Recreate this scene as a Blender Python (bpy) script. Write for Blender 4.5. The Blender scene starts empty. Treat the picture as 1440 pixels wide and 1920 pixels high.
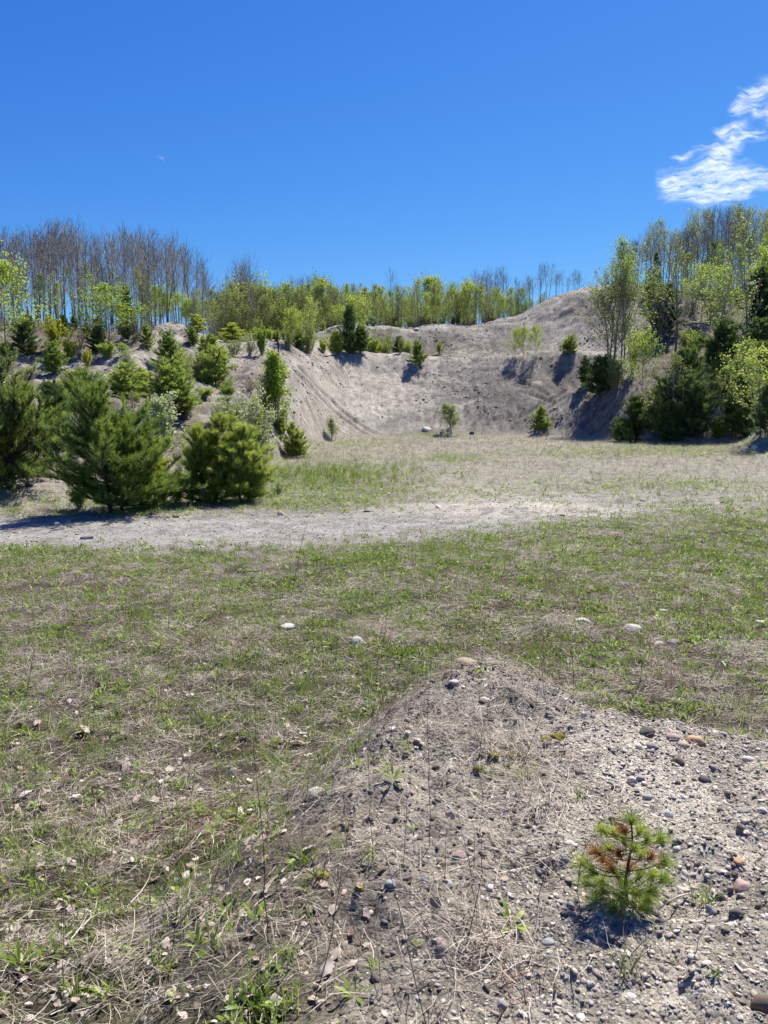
import bpy, math, random
import numpy as np
from mathutils import Vector
random.seed(7); RNG = np.random.default_rng(7)
sc = bpy.context.scene
COL = sc.collection
# ---------------------------------------------------------------- camera, sky, sun, exposure
EYE = 2.4; PITCH = math.radians(8.0); F = 1440.0
cam = bpy.data.cameras.new('camera'); cam_o = bpy.data.objects.new('camera', cam); COL.objects.link(cam_o)
cam.sensor_fit = 'HORIZONTAL'; cam.sensor_width = 36; cam.lens = 36; cam.clip_start = 0.05; cam.clip_end = 30000
cam_o.location = (0, 0, EYE); cam_o.rotation_euler = (math.radians(90) - PITCH, 0, 0)
sc.camera = cam_o
SUN_AZ = math.radians(30); SUN_EL = math.radians(54)      # azimuth from +Y towards +X
w = bpy.data.worlds.new('World'); sc.world = w; w.use_nodes = True
nt = w.node_tree; nt.nodes.clear()
out = nt.nodes.new('ShaderNodeOutputWorld'); bg = nt.nodes.new('ShaderNodeBackground')
sky = nt.nodes.new('ShaderNodeTexSky'); sky.sky_type = 'NISHITA'; sky.sun_disc = False
sky.sun_elevation = SUN_EL; sky.sun_rotation = SUN_AZ
sky.altitude = 400; sky.air_density = 1.0; sky.dust_density = 0.25; sky.ozone_density = 3.0
# deep spring blue: a response curve per colour channel on the physical sky
sep = nt.nodes.new('ShaderNodeSeparateColor'); com = nt.nodes.new('ShaderNodeCombineColor'); nt.links.new(sky.outputs[0], sep.inputs[0])
for i_, (g_, k_) in enumerate([(1.55, 0.945), (1.12, 1.03), (0.60, 1.215)]):
    m0 = nt.nodes.new('ShaderNodeMath'); m0.operation = 'MULTIPLY'; m0.inputs[1].default_value = 0.085
    m1 = nt.nodes.new('ShaderNodeMath'); m1.operation = 'POWER'; m1.inputs[1].default_value = g_
    m2 = nt.nodes.new('ShaderNodeMath'); m2.operation = 'MULTIPLY'; m2.inputs[1].default_value = k_/0.085/2**1.0
    nt.links.new(sep.outputs[i_], m0.inputs[0]); nt.links.new(m0.outputs[0], m1.inputs[0]); nt.links.new(m1.outputs[0], m2.inputs[0]); nt.links.new(m2.outputs[0], com.inputs[i_])
bg.inputs['Strength'].default_value = 0.085
nt.links.new(com.outputs[0], bg.inputs[0]); nt.links.new(bg.outputs[0], out.inputs[0])
sl = bpy.data.lights.new('sun', 'SUN'); sl.energy = 5.0; sl.angle = math.radians(0.53); sl.color = (1.0, 0.945, 0.865)
so = bpy.data.objects.new('sun', sl); COL.objects.link(so)
sd = Vector((math.sin(SUN_AZ)*math.cos(SUN_EL), math.cos(SUN_AZ)*math.cos(SUN_EL), math.sin(SUN_EL)))
so.rotation_euler = sd.to_track_quat('Z', 'Y').to_euler(); so.location = (20, 40, 60)
sc.view_settings.view_transform = 'Standard'; sc.view_settings.look = 'None'
sc.view_settings.exposure = 1.0; sc.view_settings.gamma = 1.0; sc.view_settings.use_curve_mapping = False
sc.render.engine = 'CYCLES'; sc.cycles.max_bounces = 6; sc.cycles.transparent_max_bounces = 8
sc.cycles.diffuse_bounces = 3; sc.cycles.glossy_bounces = 1; sc.cycles.transmission_bounces = 4

# ---------------------------------------------------------------- helpers
def tag(o, label=None, cat=None, group=None, kind=None):
    if label: o['label'] = label
    if cat: o['category'] = cat
    if group: o['group'] = group
    if kind: o['kind'] = kind
    return o
def mesh_np(name, V, faces, mat=None, smooth=False, attrs=None):
    """V (n,3); faces list of (m,k) int arrays; attrs {name:(type,array)} on points"""
    me = bpy.data.meshes.new(name)
    faces = [f for f in faces if len(f)]
    V = np.asarray(V, np.float32)
    me.vertices.add(len(V)); me.vertices.foreach_set('co', V.ravel())
    nl = sum(f.size for f in faces); nf = sum(len(f) for f in faces)
    me.loops.add(nl); me.polygons.add(nf)
    me.loops.foreach_set('vertex_index', np.concatenate([np.asarray(f, np.int32).ravel() for f in faces]))
    st = np.concatenate([np.full(len(f), f.shape[1], np.int32) for f in faces])
    me.polygons.foreach_set('loop_start', np.concatenate([[0], np.cumsum(st)[:-1]]).astype(np.int32))
    me.polygons.foreach_set('loop_total', st)
    if smooth: me.polygons.foreach_set('use_smooth', np.ones(nf, bool))
    me.update(calc_edges=True)
    for k, (t, a) in (attrs or {}).items():
        at = me.attributes.new(k, t, 'POINT')
        key = {'FLOAT': 'value', 'INT': 'value', 'FLOAT_VECTOR': 'vector', 'FLOAT_COLOR': 'color'}[t]
        at.data.foreach_set(key, np.asarray(a, np.int32 if t == 'INT' else np.float32).ravel())
    if mat: me.materials.append(mat)
    return me
def link(name, data, parent=None, loc=None):
    o = bpy.data.objects.new(name, data); COL.objects.link(o)
    if parent: o.parent = parent
    if loc is not None: o.location = loc
    return o
def _hash(ix, iy, iz, seed):
    h = (ix * 374761393 + iy * 668265263 + iz * 2147483647 + seed * 974634777) & 0xFFFFFFFF
    h = ((h ^ (h >> 13)) * 1274126177) & 0xFFFFFFFF
    h = ((h ^ (h >> 16)) * 2246822519) & 0xFFFFFFFF
    return ((h ^ (h >> 15)) & 0xFFFFFF) / 16777216.0
def vnoise(x, y, seed=0):
    x = np.asarray(x, float); y = np.asarray(y, float)
    ix = np.floor(x).astype(np.int64); iy = np.floor(y).astype(np.int64)
    fx = x - ix; fy = y - iy
    fx = fx*fx*fx*(fx*(fx*6-15)+10); fy = fy*fy*fy*(fy*(fy*6-15)+10)
    a = _hash(ix, iy, 0, seed); b = _hash(ix+1, iy, 0, seed); c = _hash(ix, iy+1, 0, seed); d = _hash(ix+1, iy+1, 0, seed)
    return (a*(1-fx)+b*fx)*(1-fy) + (c*(1-fx)+d*fx)*fy - 0.5
def fbm(x, y, octv=4, seed=0, gain=0.5):
    s = 0; a = 1.0; f = 1.0; t = 0
    for o in range(octv):
        ang = 0.6*o; c, s_ = math.cos(ang), math.sin(ang)
        s = s + a*vnoise((x*c-y*s_)*f+o*17.3, (x*s_+y*c)*f+o*9.1, seed+o); t += a; a *= gain; f *= 2.03
    return s/t*2
def sstep(a, b, x):
    t = np.clip((x-a)/(b-a), 0, 1); return t*t*(3-2*t)
SP, CP = math.sin(PITCH), math.cos(PITCH)
def z_at(v, Y):                       # height of the ray of photo row v at depth Y
    d = (960-v)/F
    return EYE + Y*(-SP+d*CP)/(CP+d*SP)
def x_at(u, v, Y):
    d = (960-v)/F
    return Y*((u-720)/F)/(CP+d*SP)
def proj(x, y, z):
    dz = z-EYE; dep = y*CP-dz*SP; up = y*SP+dz*CP
    dep = np.maximum(dep, 0.05)
    return 720+F*x/dep, 960-F*up/dep
def blob(u, v, cu, cv, su, sv, rot=0.0):
    du = u-cu; dv = v-cv
    c, s = math.cos(rot), math.sin(rot)
    a = (du*c+dv*s)/su; b = (-du*s+dv*c)/sv
    return np.exp(-(a*a+b*b))

# ---------------------------------------------------------------- terrain heights
NODES = {
-500: [(14,None),(18,890),(24,770),(28,745),(34,715),(44,612),(56,605)],
   0: [(17.3,None),(20.5,868),(25,780),(29,745),(34,715),(43,625),(56,608)],
 140: [(17.6,None),(22,850),(27,775),(31,742),(36,705),(45,638),(56,618)],
 260: [(19,None),(24,840),(29,770),(33,740),(36,702),(41,658),(55,632)],
 330: [(19.5,None),(24,850),(29,775),(33,738),(40,700),(52,597),(62,606)],
 420: [(21,None),(26,830),(29,775),(31.5,752),(36,745),(46,667),(62,645)],
 480: [(26,None),(30,815),(34,770),(39,715),(43,690),(50,666),(64,645)],
 540: [(34,None),(38,810),(43,755),(48,705),(52,680),(56,661),(68,630)],
 590: [(45,None),(49,790),(54,730),(58,690),(62,668),(66,656),(76,620)],
 640: [(51,None),(55,785),(62,710),(67,661),(72,672),(79,613),(95,620)],
 720: [(54,None),(58,768),(64,705),(69,661),(74,670),(80,613),(95,622)],
 780: [(55,None),(59,765),(64,715),(69,668),(73,672),(80,619),(95,624)],
 815: [(55.5,None),(59,765),(64,715),(69,672),(73,672),(80,606),(95,620)],
 870: [(56,None),(60,760),(65,705),(69,672),(73,668),(82,611),(97,617)],
 960: [(56,None),(60,755),(64,705),(68,664),(72,670),(83,597),(97,600)],
1040: [(55,None),(58,765),(62,710),(66,659),(70,668),(83,555),(97,562)],
1100: [(52.5,None),(56,765),(60,710),(64,664),(68,662),(81,543),(95,550)],
1160: [(49.5,None),(52,765),(55,715),(58,680),(64,655),(80,539),(95,545)],
1220: [(46,None),(49,775),(52,730),(56,690),(62,655),(78,542),(95,548)],
1300: [(45,None),(48,780),(51,735),(55,690),(60,650),(76,565),(95,560)],
1440: [(45,None),(48,780),(51,730),(55,680),(60,640),(78,560),(95,545)],
2000: [(42,None),(45,780),(48,730),(52,680),(58,640),(75,560),(95,545)]}
US = np.arange(-500, 2001, 5.0)
_ku = sorted(NODES)
_ny = np.array([[n[0] for n in NODES[k]] for k in _ku])
_nz = np.array([[0 if n[1] is None else float(z_at(n[1], n[0])) for n in NODES[k]] for k in _ku])
NYd = np.stack([np.interp(US, _ku, _ny[:, k]) for k in range(7)], 1)
NZd = np.stack([np.interp(US, _ku, _nz[:, k]) for k in range(7)], 1)
g = np.exp(-0.5*(np.arange(-12, 13)*5/16.0)**2); g /= g.sum()
for A in (NYd, NZd):
    for k in range(7):
        A[:, k] = np.convolve(np.pad(A[:, k], 12, 'edge'), g, 'valid')
YT = np.arange(0, 130.01, 0.25)
TAB = np.zeros((len(US), len(YT)))
for i in range(len(US)):
    X = np.concatenate([[0, 8], [NYd[i, 0]-1.5], NYd[i], [NYd[i, -1]+20, 700]]); Z = np.concatenate([[0, 0], [0], NZd[i], [NZd[i, -1]+0.3]*2])
    h = np.diff(X); dl = np.diff(Z)/h
    m = np.zeros(len(X))
    for k in range(1, len(X)-1):
        m[k] = 0 if dl[k-1]*dl[k] <= 0 else 2*dl[k-1]*dl[k]/(dl[k-1]+dl[k])
    k = np.clip(np.searchsorted(X, YT)-1, 0, len(h)-1); t = (YT-X[k])/h[k]
    TAB[i] = (2*t**3-3*t**2+1)*Z[k]+(t**3-2*t*t+t)*h[k]*m[k]+(-2*t**3+3*t*t)*Z[k+1]+(t**3-t*t)*h[k]*m[k+1]
def base_h(x, y):
    yy = np.clip(y, 0.0, 129.9); u = 720+F*x/np.maximum(y, 3.0)
    a = np.clip((u+500)/5, 0, len(US)-1.001); b = yy/0.25
    i = a.astype(int); j = np.minimum(b.astype(int), len(YT)-2); fa = a-i; fb = b-j
    return (TAB[i, j]*(1-fa)+TAB[i+1, j]*fa)*(1-fb)+(TAB[i, j+1]*(1-fa)+TAB[i+1, j+1]*fa)*fb
_cu = [-600, 0, 250, 420, 540, 640, 740, 820, 870, 930, 1000, 1100, 1200, 1440, 2000]
_cy = [1.2, 1.5, 1.8, 2.3, 2.8, 3.3, 3.8, 4.15, 4.32, 4.35, 4.2, 3.85, 3.72, 3.55, 3.4]
_cw = [3.9, 3.7, 3.4, 3.1, 2.8, 2.4, 1.9, 1.5, 1.35, 1.3, 1.2, 1.2, 1.2, 1.2, 1.2]
TRACKS = [  # wheel ruts on the banks, photo pixels
 [(548,690),(590,735),(630,775),(670,805),(712,825)], [(560,688),(605,735),(646,775),(686,805),(728,824)],
 [(555,700),(575,712),(600,745)], [(965,715),(1000,724),(1030,742)], [(975,735),(1010,745),(1035,755)],
 [(1060,735),(1035,748),(995,772),(970,785)], [(1070,740),(1040,757),(1005,780)], [(1180,720),(1120,775),(1068,818)], [(1195,730),(1140,790),(1105,818)],
 [(1165,710),(1110,760),(1058,808)]]
def near_h(x, y):
    u = 720+F*x/np.maximum(y, 1.5)/1.06
    yc = np.interp(u, _cu, _cy); w_ = np.interp(u, _cu, _cw)
    yc = yc + 0.10*fbm(x*0.9, y*0.9+3.3, 2, 5)
    return 0.88*(1-sstep(yc-0.25*w_, yc+w_*0.9, y))
def track_dist(u, v):
    best = np.full(np.shape(u), 1e9)
    for tr in TRACKS:
        for (a, b), (c, d) in zip(tr[:-1], tr[1:]):
            t = np.clip(((u-a)*(c-a)+(v-b)*(d-b))/((c-a)**2+(d-b)**2), 0, 1)
            best = np.minimum(best, np.hypot(u-a-t*(c-a), v-b-t*(d-b)))
    return best
def H(x, y):
    x = np.asarray(x, float); y = np.asarray(y, float)
    b = base_h(x, y); nh = near_h(x, y)
    z = b + nh
    bank = sstep(0.15, 1.2, b)
    z = z + bank*(0.42*fbm(x*0.22, y*0.22, 3, 11) + (0.22-0.13*sstep(42, 52, y))*fbm(x*0.8, y*0.8, 3, 21)+0.05*fbm(x*2.6, y*2.6, 3, 25)*sstep(30, 45, y))
    # gullies down the raw face
    z = z + bank*0.16*sstep(30, 50, y)*(np.abs(fbm(x*0.55+0.25*y*np.sign(x-8)*0.4, y*0.12, 3, 31))-0.3)
    z = z + (1-bank)*(0.05*fbm(x*0.35, y*0.35, 3, 41)*sstep(4, 9, y) + 0.025*fbm(x*2.2, y*2.2, 3, 51))
    nearw = 1-sstep(5, 9, y)
    z = z + nearw*(0.045*fbm(x*4.5, y*4.5, 3, 61) + 0.026*fbm(x*13, y*13, 3, 71))
    # rills running down the steep faces, broken ground between them
    rl = np.abs(fbm(x*1.5+0.05*y, y*0.16, 3, 35)); z = z + bank*sstep(36, 48, y)*0.13*np.minimum(rl, 0.5)
    z = z + bank*sstep(36, 48, y)*0.07*np.maximum(fbm(x*1.9, y*1.5, 4, 37), 0.05)
    # rubble on the left banks
    z = z + bank*(1-sstep(38, 55, y))*0.22*fbm(x*1.6, y*1.6, 3, 81)
    # peak of the mound, gravel pile cut by the right edge
    z = z + 0.07*np.exp(-((x-0.47)**2/0.7+(y-4.15)**2/0.35))
    z = z + 1.5*np.exp(-(((x-20.6)/2.3)**2+((y-38.5)/2.2)**2)) * (1+0.35*fbm(x*1.2, y*1.2, 3, 91))
    return z
def Hs(x, y): return float(H(np.array([x]), np.array([y]))[0])
_RY = np.concatenate([np.arange(1.2, 20, 0.04), np.arange(20, 125, 0.12)])
def hit(u, v):
    xs = x_at(u, v, _RY); zs = z_at(v, _RY); hh = H(xs, _RY)
    k = np.argmax(hh >= zs)
    if hh[k] < zs[k]: return None
    return float(xs[k]), float(_RY[k]), float(hh[k])

# ---------------------------------------------------------------- materials
def new_mat(name):
    m = bpy.data.materials.new(name); m.use_nodes = True
    n = m.node_tree; n.nodes.clear()
    o = n.nodes.new('ShaderNodeOutputMaterial'); return m, n, o
def N(n, t, **kw):
    k = n.nodes.new(t)
    for a, b in kw.items(): setattr(k, a, b)
    return k
def ramp(n, stops, interp='LINEAR'):
    r = n.nodes.new('ShaderNodeValToRGB'); r.color_ramp.interpolation = interp
    while len(r.color_ramp.elements) < len(stops): r.color_ramp.elements.new(0.5)
    for e, (p, c) in zip(r.color_ramp.elements, stops): e.position = p; e.color = (*c, 1)
    return r
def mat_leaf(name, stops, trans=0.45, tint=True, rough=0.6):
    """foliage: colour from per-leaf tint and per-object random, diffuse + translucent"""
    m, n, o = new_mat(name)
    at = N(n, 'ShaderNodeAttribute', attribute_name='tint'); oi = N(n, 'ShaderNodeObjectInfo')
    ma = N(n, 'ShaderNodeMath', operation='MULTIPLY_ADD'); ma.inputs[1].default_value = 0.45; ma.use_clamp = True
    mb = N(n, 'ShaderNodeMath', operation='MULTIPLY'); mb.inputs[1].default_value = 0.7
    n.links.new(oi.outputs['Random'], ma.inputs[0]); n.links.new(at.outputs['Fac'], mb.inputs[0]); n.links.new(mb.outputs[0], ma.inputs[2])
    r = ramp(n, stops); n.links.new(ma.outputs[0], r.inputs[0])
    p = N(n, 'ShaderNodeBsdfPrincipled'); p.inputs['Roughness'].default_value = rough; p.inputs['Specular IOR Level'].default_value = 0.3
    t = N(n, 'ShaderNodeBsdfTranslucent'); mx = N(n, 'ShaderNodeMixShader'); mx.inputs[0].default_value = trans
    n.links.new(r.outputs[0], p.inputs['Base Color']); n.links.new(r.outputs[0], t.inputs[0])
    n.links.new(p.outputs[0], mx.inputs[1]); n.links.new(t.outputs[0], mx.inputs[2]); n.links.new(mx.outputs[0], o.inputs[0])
    return m
def mat_solid(name, stops, scale=20.0, rough=0.85, bump=0.3, bscale=60.0, spec=0.3, rand=0.6, moss=None):
    """bark, stone: noise + per-object random picks the colour"""
    m, n, o = new_mat(name)
    tc = N(n, 'ShaderNodeTexCoord'); oi = N(n, 'ShaderNodeObjectInfo')
    no = N(n, 'ShaderNodeTexNoise'); no.inputs['Scale'].default_value = scale; no.inputs['Detail'].default_value = 5
    n.links.new(tc.outputs['Object'], no.inputs['Vector'])
    ma = N(n, 'ShaderNodeMath', operation='MULTIPLY'); ma.inputs[1].default_value = rand
    mb = N(n, 'ShaderNodeMath', operation='MULTIPLY_ADD'); mb.inputs[1].default_value = 1-rand; mb.use_clamp = True
    n.links.new(oi.outputs['Random'], ma.inputs[0]); n.links.new(no.outputs[0], mb.inputs[0]); n.links.new(ma.outputs[0], mb.inputs[2])
    r = ramp(n, stops); n.links.new(mb.outputs[0], r.inputs[0])
    p = N(n, 'ShaderNodeBsdfPrincipled'); p.inputs['Roughness'].default_value = rough; p.inputs['Specular IOR Level'].default_value = spec
    n.links.new(r.outputs[0], p.inputs['Base Color'])
    nb = N(n, 'ShaderNodeTexNoise'); nb.inputs['Scale'].default_value = bscale; nb.inputs['Detail'].default_value = 4
    n.links.new(tc.outputs['Object'], nb.inputs['Vector'])
    b = N(n, 'ShaderNodeBump'); b.inputs['Strength'].default_value = bump; b.inputs['Distance'].default_value = 0.01
    n.links.new(nb.outputs[0], b.inputs['Height']); n.links.new(b.outputs[0], p.inputs['Normal']); n.links.new(p.outputs[0], o.inputs[0])
    return m
M = {}
# ground: vertex colour of what lies there x multi-scale speckle; grit relief
m, n, o = new_mat('ground_soil'); M['ground'] = m
at = N(n, 'ShaderNodeAttribute', attribute_name='col'); geo = N(n, 'ShaderNodeNewGeometry')
def _noise(sc_, det, rough=0.6):
    k = N(n, 'ShaderNodeTexNoise'); k.inputs['Scale'].default_value = sc_; k.inputs['Detail'].default_value = det; k.inputs['Roughness'].default_value = rough
    n.links.new(geo.outputs['Position'], k.inputs['Vector']); return k
def _mr(src, a, b, c, d):
    k = N(n, 'ShaderNodeMapRange'); k.inputs[1].default_value = a; k.inputs[2].default_value = b; k.inputs[3].default_value = c; k.inputs[4].default_value = d
    n.links.new(src, k.inputs[0]); return k
n1 = _noise(1.3, 8, 0.72); n2 = _noise(9.0, 8, 0.75); n3 = _noise(60.0, 4, 0.7)
vo = N(n, 'ShaderNodeTexVoronoi'); vo.inputs['Scale'].default_value = 70; n.links.new(geo.outputs['Position'], vo.inputs['Vector'])
r1 = _mr(n1.outputs[0], 0.3, 0.7, 0.78, 1.2); r2 = _mr(n2.outputs[0], 0.3, 0.7, 0.70, 1.28); r3 = _mr(n3.outputs[0], 0.3, 0.7, 0.75, 1.22)
hsv = N(n, 'ShaderNodeSeparateColor'); n.links.new(vo.outputs['Color'], hsv.inputs[0]); r4 = _mr(hsv.outputs[0], 0, 1, 0.72, 1.28)
prev = r1.outputs[0]
for rr in (r2, r3, r4):
    k = N(n, 'ShaderNodeMath', operation='MULTIPLY'); n.links.new(prev, k.inputs[0]); n.links.new(rr.outputs[0], k.inputs[1]); prev = k.outputs[0]
mx = N(n, 'ShaderNodeVectorMath', operation='SCALE'); n.links.new(at.outputs['Color'], mx.inputs[0]); n.links.new(prev, mx.inputs['Scale'])
p = N(n, 'ShaderNodeBsdfPrincipled'); p.inputs['Roughness'].default_value = 0.95; p.inputs['Specular IOR Level'].default_value = 0.15
n.links.new(mx.outputs[0], p.inputs['Base Color'])
b1 = N(n, 'ShaderNodeBump'); b1.inputs['Strength'].default_value = 0.9; b1.inputs['Distance'].default_value = 0.012; n.links.new(vo.outputs['Distance'], b1.inputs['Height']); b1.invert = True
b2 = N(n, 'ShaderNodeBump'); b2.inputs['Strength'].default_value = 0.8; b2.inputs['Distance'].default_value = 0.10; n.links.new(n2.outputs[0], b2.inputs['Height'])
b3 = N(n, 'ShaderNodeBump'); b3.inputs['Strength'].default_value = 0.35; b3.inputs['Distance'].default_value = 0.4; n.links.new(n1.outputs[0], b3.inputs['Height'])
n.links.new(b3.outputs[0], b2.inputs['Normal']); n.links.new(b2.outputs[0], b1.inputs['Normal']); n.links.new(b1.outputs[0], p.inputs['Normal'])
n.links.new(p.outputs[0], o.inputs[0])
M['bark'] = mat_solid('bark_grey', [(0.25, (0.10, 0.09, 0.08)), (0.6, (0.20, 0.18, 0.16)), (0.9, (0.32, 0.30, 0.27))], 8, 0.9)
M['bark_dark'] = mat_solid('bark_dark', [(0.2, (0.025, 0.02, 0.016)), (0.8, (0.07, 0.055, 0.045))], 20, 0.9)
M['twig'] = mat_solid('twig_bark', [(0.2, (0.195, 0.169, 0.124)), (0.8, (0.390, 0.351, 0.267))], 8, 0.9, 0.0)
M['needle'] = mat_leaf('pine_needles', [(0.1, (0.114, 0.184, 0.033)), (0.5, (0.229, 0.328, 0.055)), (0.85, (0.371, 0.459, 0.083)), (1, (0.543, 0.577, 0.111))], 0.5)
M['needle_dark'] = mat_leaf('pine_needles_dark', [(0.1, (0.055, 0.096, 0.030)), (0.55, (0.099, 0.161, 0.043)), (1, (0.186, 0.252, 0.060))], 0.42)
M['needle_warm'] = mat_leaf('pine_needles_warm', [(0.1, (0.169, 0.234, 0.033)), (0.5, (0.312, 0.390, 0.052)), (1, (0.520, 0.559, 0.091))], 0.5)
M['leaf'] = mat_leaf('spring_leaves', [(0.1, (0.17, 0.25, 0.03)), (0.5, (0.28, 0.38, 0.05)), (1, (0.42, 0.50, 0.09))], 0.5)
M['leaf_dull'] = mat_leaf('dull_spring_leaves', [(0.1, (0.15, 0.19, 0.045)), (0.5, (0.24, 0.29, 0.07)), (1, (0.34, 0.38, 0.10))], 0.5)
M['leaf_yellow'] = mat_leaf('yellow_spring_leaves', [(0.1, (0.253, 0.276, 0.023)), (0.5, (0.391, 0.414, 0.040)), (1, (0.529, 0.517, 0.069))], 0.5)
M['leaf_pale'] = mat_leaf('pale_spring_leaves', [(0.1, (0.20, 0.27, 0.10)), (0.5, (0.32, 0.38, 0.16)), (1, (0.48, 0.52, 0.28))], 0.45)
M['grass'] = mat_leaf('green_grass', [(0.05, (0.076, 0.119, 0.018)), (0.45, (0.152, 0.233, 0.031)), (0.8, (0.245, 0.337, 0.053)), (1, (0.355, 0.437, 0.088))], 0.45, rough=0.45)
M['straw'] = mat_leaf('dry_straw', [(0.05, (0.114, 0.091, 0.069)), (0.35, (0.287, 0.236, 0.179)), (0.7, (0.497, 0.429, 0.338)), (1, (0.708, 0.647, 0.537))], 0.25)
M['redstraw'] = mat_leaf('reddish_litter', [(0.05, (0.09, 0.045, 0.03)), (0.5, (0.17, 0.09, 0.06)), (1, (0.28, 0.17, 0.12))], 0.2)
M['deadleaf'] = mat_leaf('dead_leaves', [(0.05, (0.156, 0.101, 0.069)), (0.4, (0.322, 0.248, 0.184)), (0.75, (0.478, 0.396, 0.322)), (1, (0.626, 0.552, 0.478))], 0.25)
M['orange'] = mat_leaf('rust_orange_needles', [(0.1, (0.24, 0.09, 0.025)), (0.6, (0.38, 0.17, 0.045)), (1, (0.48, 0.29, 0.09))], 0.4)
M['stem'] = mat_solid('dry_stem', [(0.2, (0.06, 0.04, 0.03)), (0.8, (0.16, 0.12, 0.09))], 40, 0.8, 0.0)
M['stem_pale'] = mat_solid('pale_dry_stem', [(0.2, (0.304, 0.264, 0.208)), (0.8, (0.496, 0.448, 0.368))], 40, 0.8, 0.0)
M['gravel'] = mat_solid('mixed_gravel', [(0.05, (0.114, 0.102, 0.084)), (0.25, (0.239, 0.212, 0.179)), (0.42, (0.373, 0.333, 0.279)), (0.58, (0.508, 0.454, 0.382)), (0.7, (0.316, 0.299, 0.279)), (0.82, (0.478, 0.377, 0.283)), (0.92, (0.641, 0.598, 0.527)), (1, (0.201, 0.179, 0.154))], 25, 0.88, 0.3, 90, 0.12, 0.85)
M['moss'] = mat_leaf('yellow_moss', [(0.1, (0.10, 0.08, 0.015)), (0.5, (0.22, 0.18, 0.03)), (1, (0.36, 0.31, 0.05))], 0.2, rough=0.95)
# ---------------------------------------------------------------- terrain sheets
def ground_paint(x, y, z, b):
    """colour of what lies on the ground, from where it lies"""
    u, v = proj(x, y, z)
    big = fbm(x*0.25, y*0.25, 4, 101); mid = fbm(x*1.1, y*1.1, 4, 103); fine = fbm(x*5, y*5, 3, 105)
    bank = sstep(0.12, 0.7, b)
    tan_ = np.array([0.47, 0.42, 0.35]); grey = np.array([0.245, 0.218, 0.188]); soil = np.array([0.105, 0.078, 0.060])
    pale = np.array([0.62, 0.55, 0.45]); brown = np.array([0.15, 0.105, 0.08]); green = np.array([0.11, 0.13, 0.04]); straw = np.array([0.36, 0.305, 0.235])
    c = np.zeros(x.shape+(3,)) + soil
    def mixc(w, col):
        nonlocal c
        w = np.clip(w, 0, 1)[..., None]; c = c*(1-w)+col*w
    # field litter
    mixc(0.1+0.9*fine, straw*0.6)
    mixc(0.5*sstep(-0.1, 0.4, big+0.4*fine)*(1-bank), green*0.9)
    # mound gravel
    nh = near_h(x, y)
    mixc(sstep(0.5, 0.8, nh)*sstep(480, 760, u+120*mid), np.array([0.52, 0.455, 0.365])*(1+0.5*fine)[..., None])
    mixc(sstep(0.35, 0.7, nh)*blob(u, v, 620, 1640, 260, 300)*0.6, np.array([0.30, 0.245, 0.20]))
    mixc(blob(u, v, 380, 1545, 170, 38)*sstep(-0.2, 0.3, mid)*(y < 6)*0.6, np.array([0.22, 0.07, 0.035]))
    mixc(sstep(0.45, 0.75, nh)*sstep(560, 760, u)*(1-sstep(1000, 1150, u+0.35*(v-1340)))*sstep(-0.15, 0.35, mid+0.8*fine)*0.5, np.array([0.27, 0.235, 0.195]))
    # pit floor
    fl = sstep(11.5, 12.6, y+0.02*x)*(1-bank)
    mixc(fl*sstep(15.5, 18, y), np.array([0.40, 0.37, 0.295])*(1+0.45*fine)[..., None])
    road_c = np.interp(u, [-200, 0, 300, 600, 900, 1200, 1500], [14.6, 14.5, 14.6, 15.3, 16.8, 19.0, 20.5])
    road_w = np.interp(u, [-200, 0, 600, 900, 1200, 1500], [2.2, 2.2, 2.8, 3.4, 3.0, 2.5])
    rd = np.exp(-(np.abs(y-road_c+0.35*mid)/road_w)**4)*(1-0.35*sstep(900, 1400, u))
    mixc(rd*(1-bank), np.array([0.39, 0.365, 0.325])*(1+0.5*fine)[..., None])
    mixc(np.exp(-((y-np.interp(u,[-200,0,600,1000],[12.9,12.9,13.3,14.6]))/0.35)**2)*(1-sstep(700, 1000, u))*0.7, np.array([0.44, 0.405, 0.355]))
    for off_ in (-0.75, 0.75):
        mixc(np.exp(-((y-road_c-off_+0.15*mid)/0.22)**2)*(1-bank)*(1-sstep(800, 1200, u))*0.6, np.array([0.52, 0.485, 0.43]))
    pz = (blob(u, v, 905, 925, 130, 22, 0.1)+0.6*blob(u, v, 1050, 955, 200, 16)+0.9*blob(u, v, 830, 952, 180, 10)+0.6*blob(u, v, 980, 960, 160, 12))*sstep(-0.3, 0.25, mid+0.5*fine+0.1)
    mixc(pz*(1-bank), pale)
    gz = (1.15*blob(u, v, 620, 908, 160, 42)+0.85*blob(u, v, 855, 860, 60, 6)+0.6*blob(u, v, 1230, 848, 200, 9)+0.5*blob(u, v, 1330, 835, 170, 6)+0.45*blob(u, v, 560, 945, 110, 14)
          +0.45*blob(u, v, 1250, 910, 160, 12)+0.35*blob(u, v, 650, 830, 90, 8)+0.8*blob(u, v, 805, 812, 55, 10))
    mixc(gz*(0.8+1.6*fine)*(y > 15), np.array([0.15, 0.175, 0.045]))
    mixc(blob(u, v, 690, 905, 90, 16)*(y > 15)*0.5, brown*1.3)
    mixc(sstep(18, 24, y)*(1-bank)*(0.22+0.8*fine), np.array([0.22, 0.22, 0.12]))
    # banks
    mixc(bank, tan_)
    mixc(bank*sstep(0.1, 0.5, big+0.35*mid)*0.5, grey)
    gs = blob(u, v, 950, 745, 165, 66)*1.15+0.7*blob(u, v, 880, 700, 90, 26)+0.6*blob(u, v, 1120, 760, 90, 50)+0.8*blob(u, v, 1180, 735, 70, 60)+0.5*blob(u, v, 900, 640, 120, 26)+0.5*blob(u, v, 1000, 585, 60, 16, -0.35)  # grey gravel; also paints in the shade of the face's centre and spur
    mixc(bank*gs*(0.85+0.9*mid+0.5*fine), grey)
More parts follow.
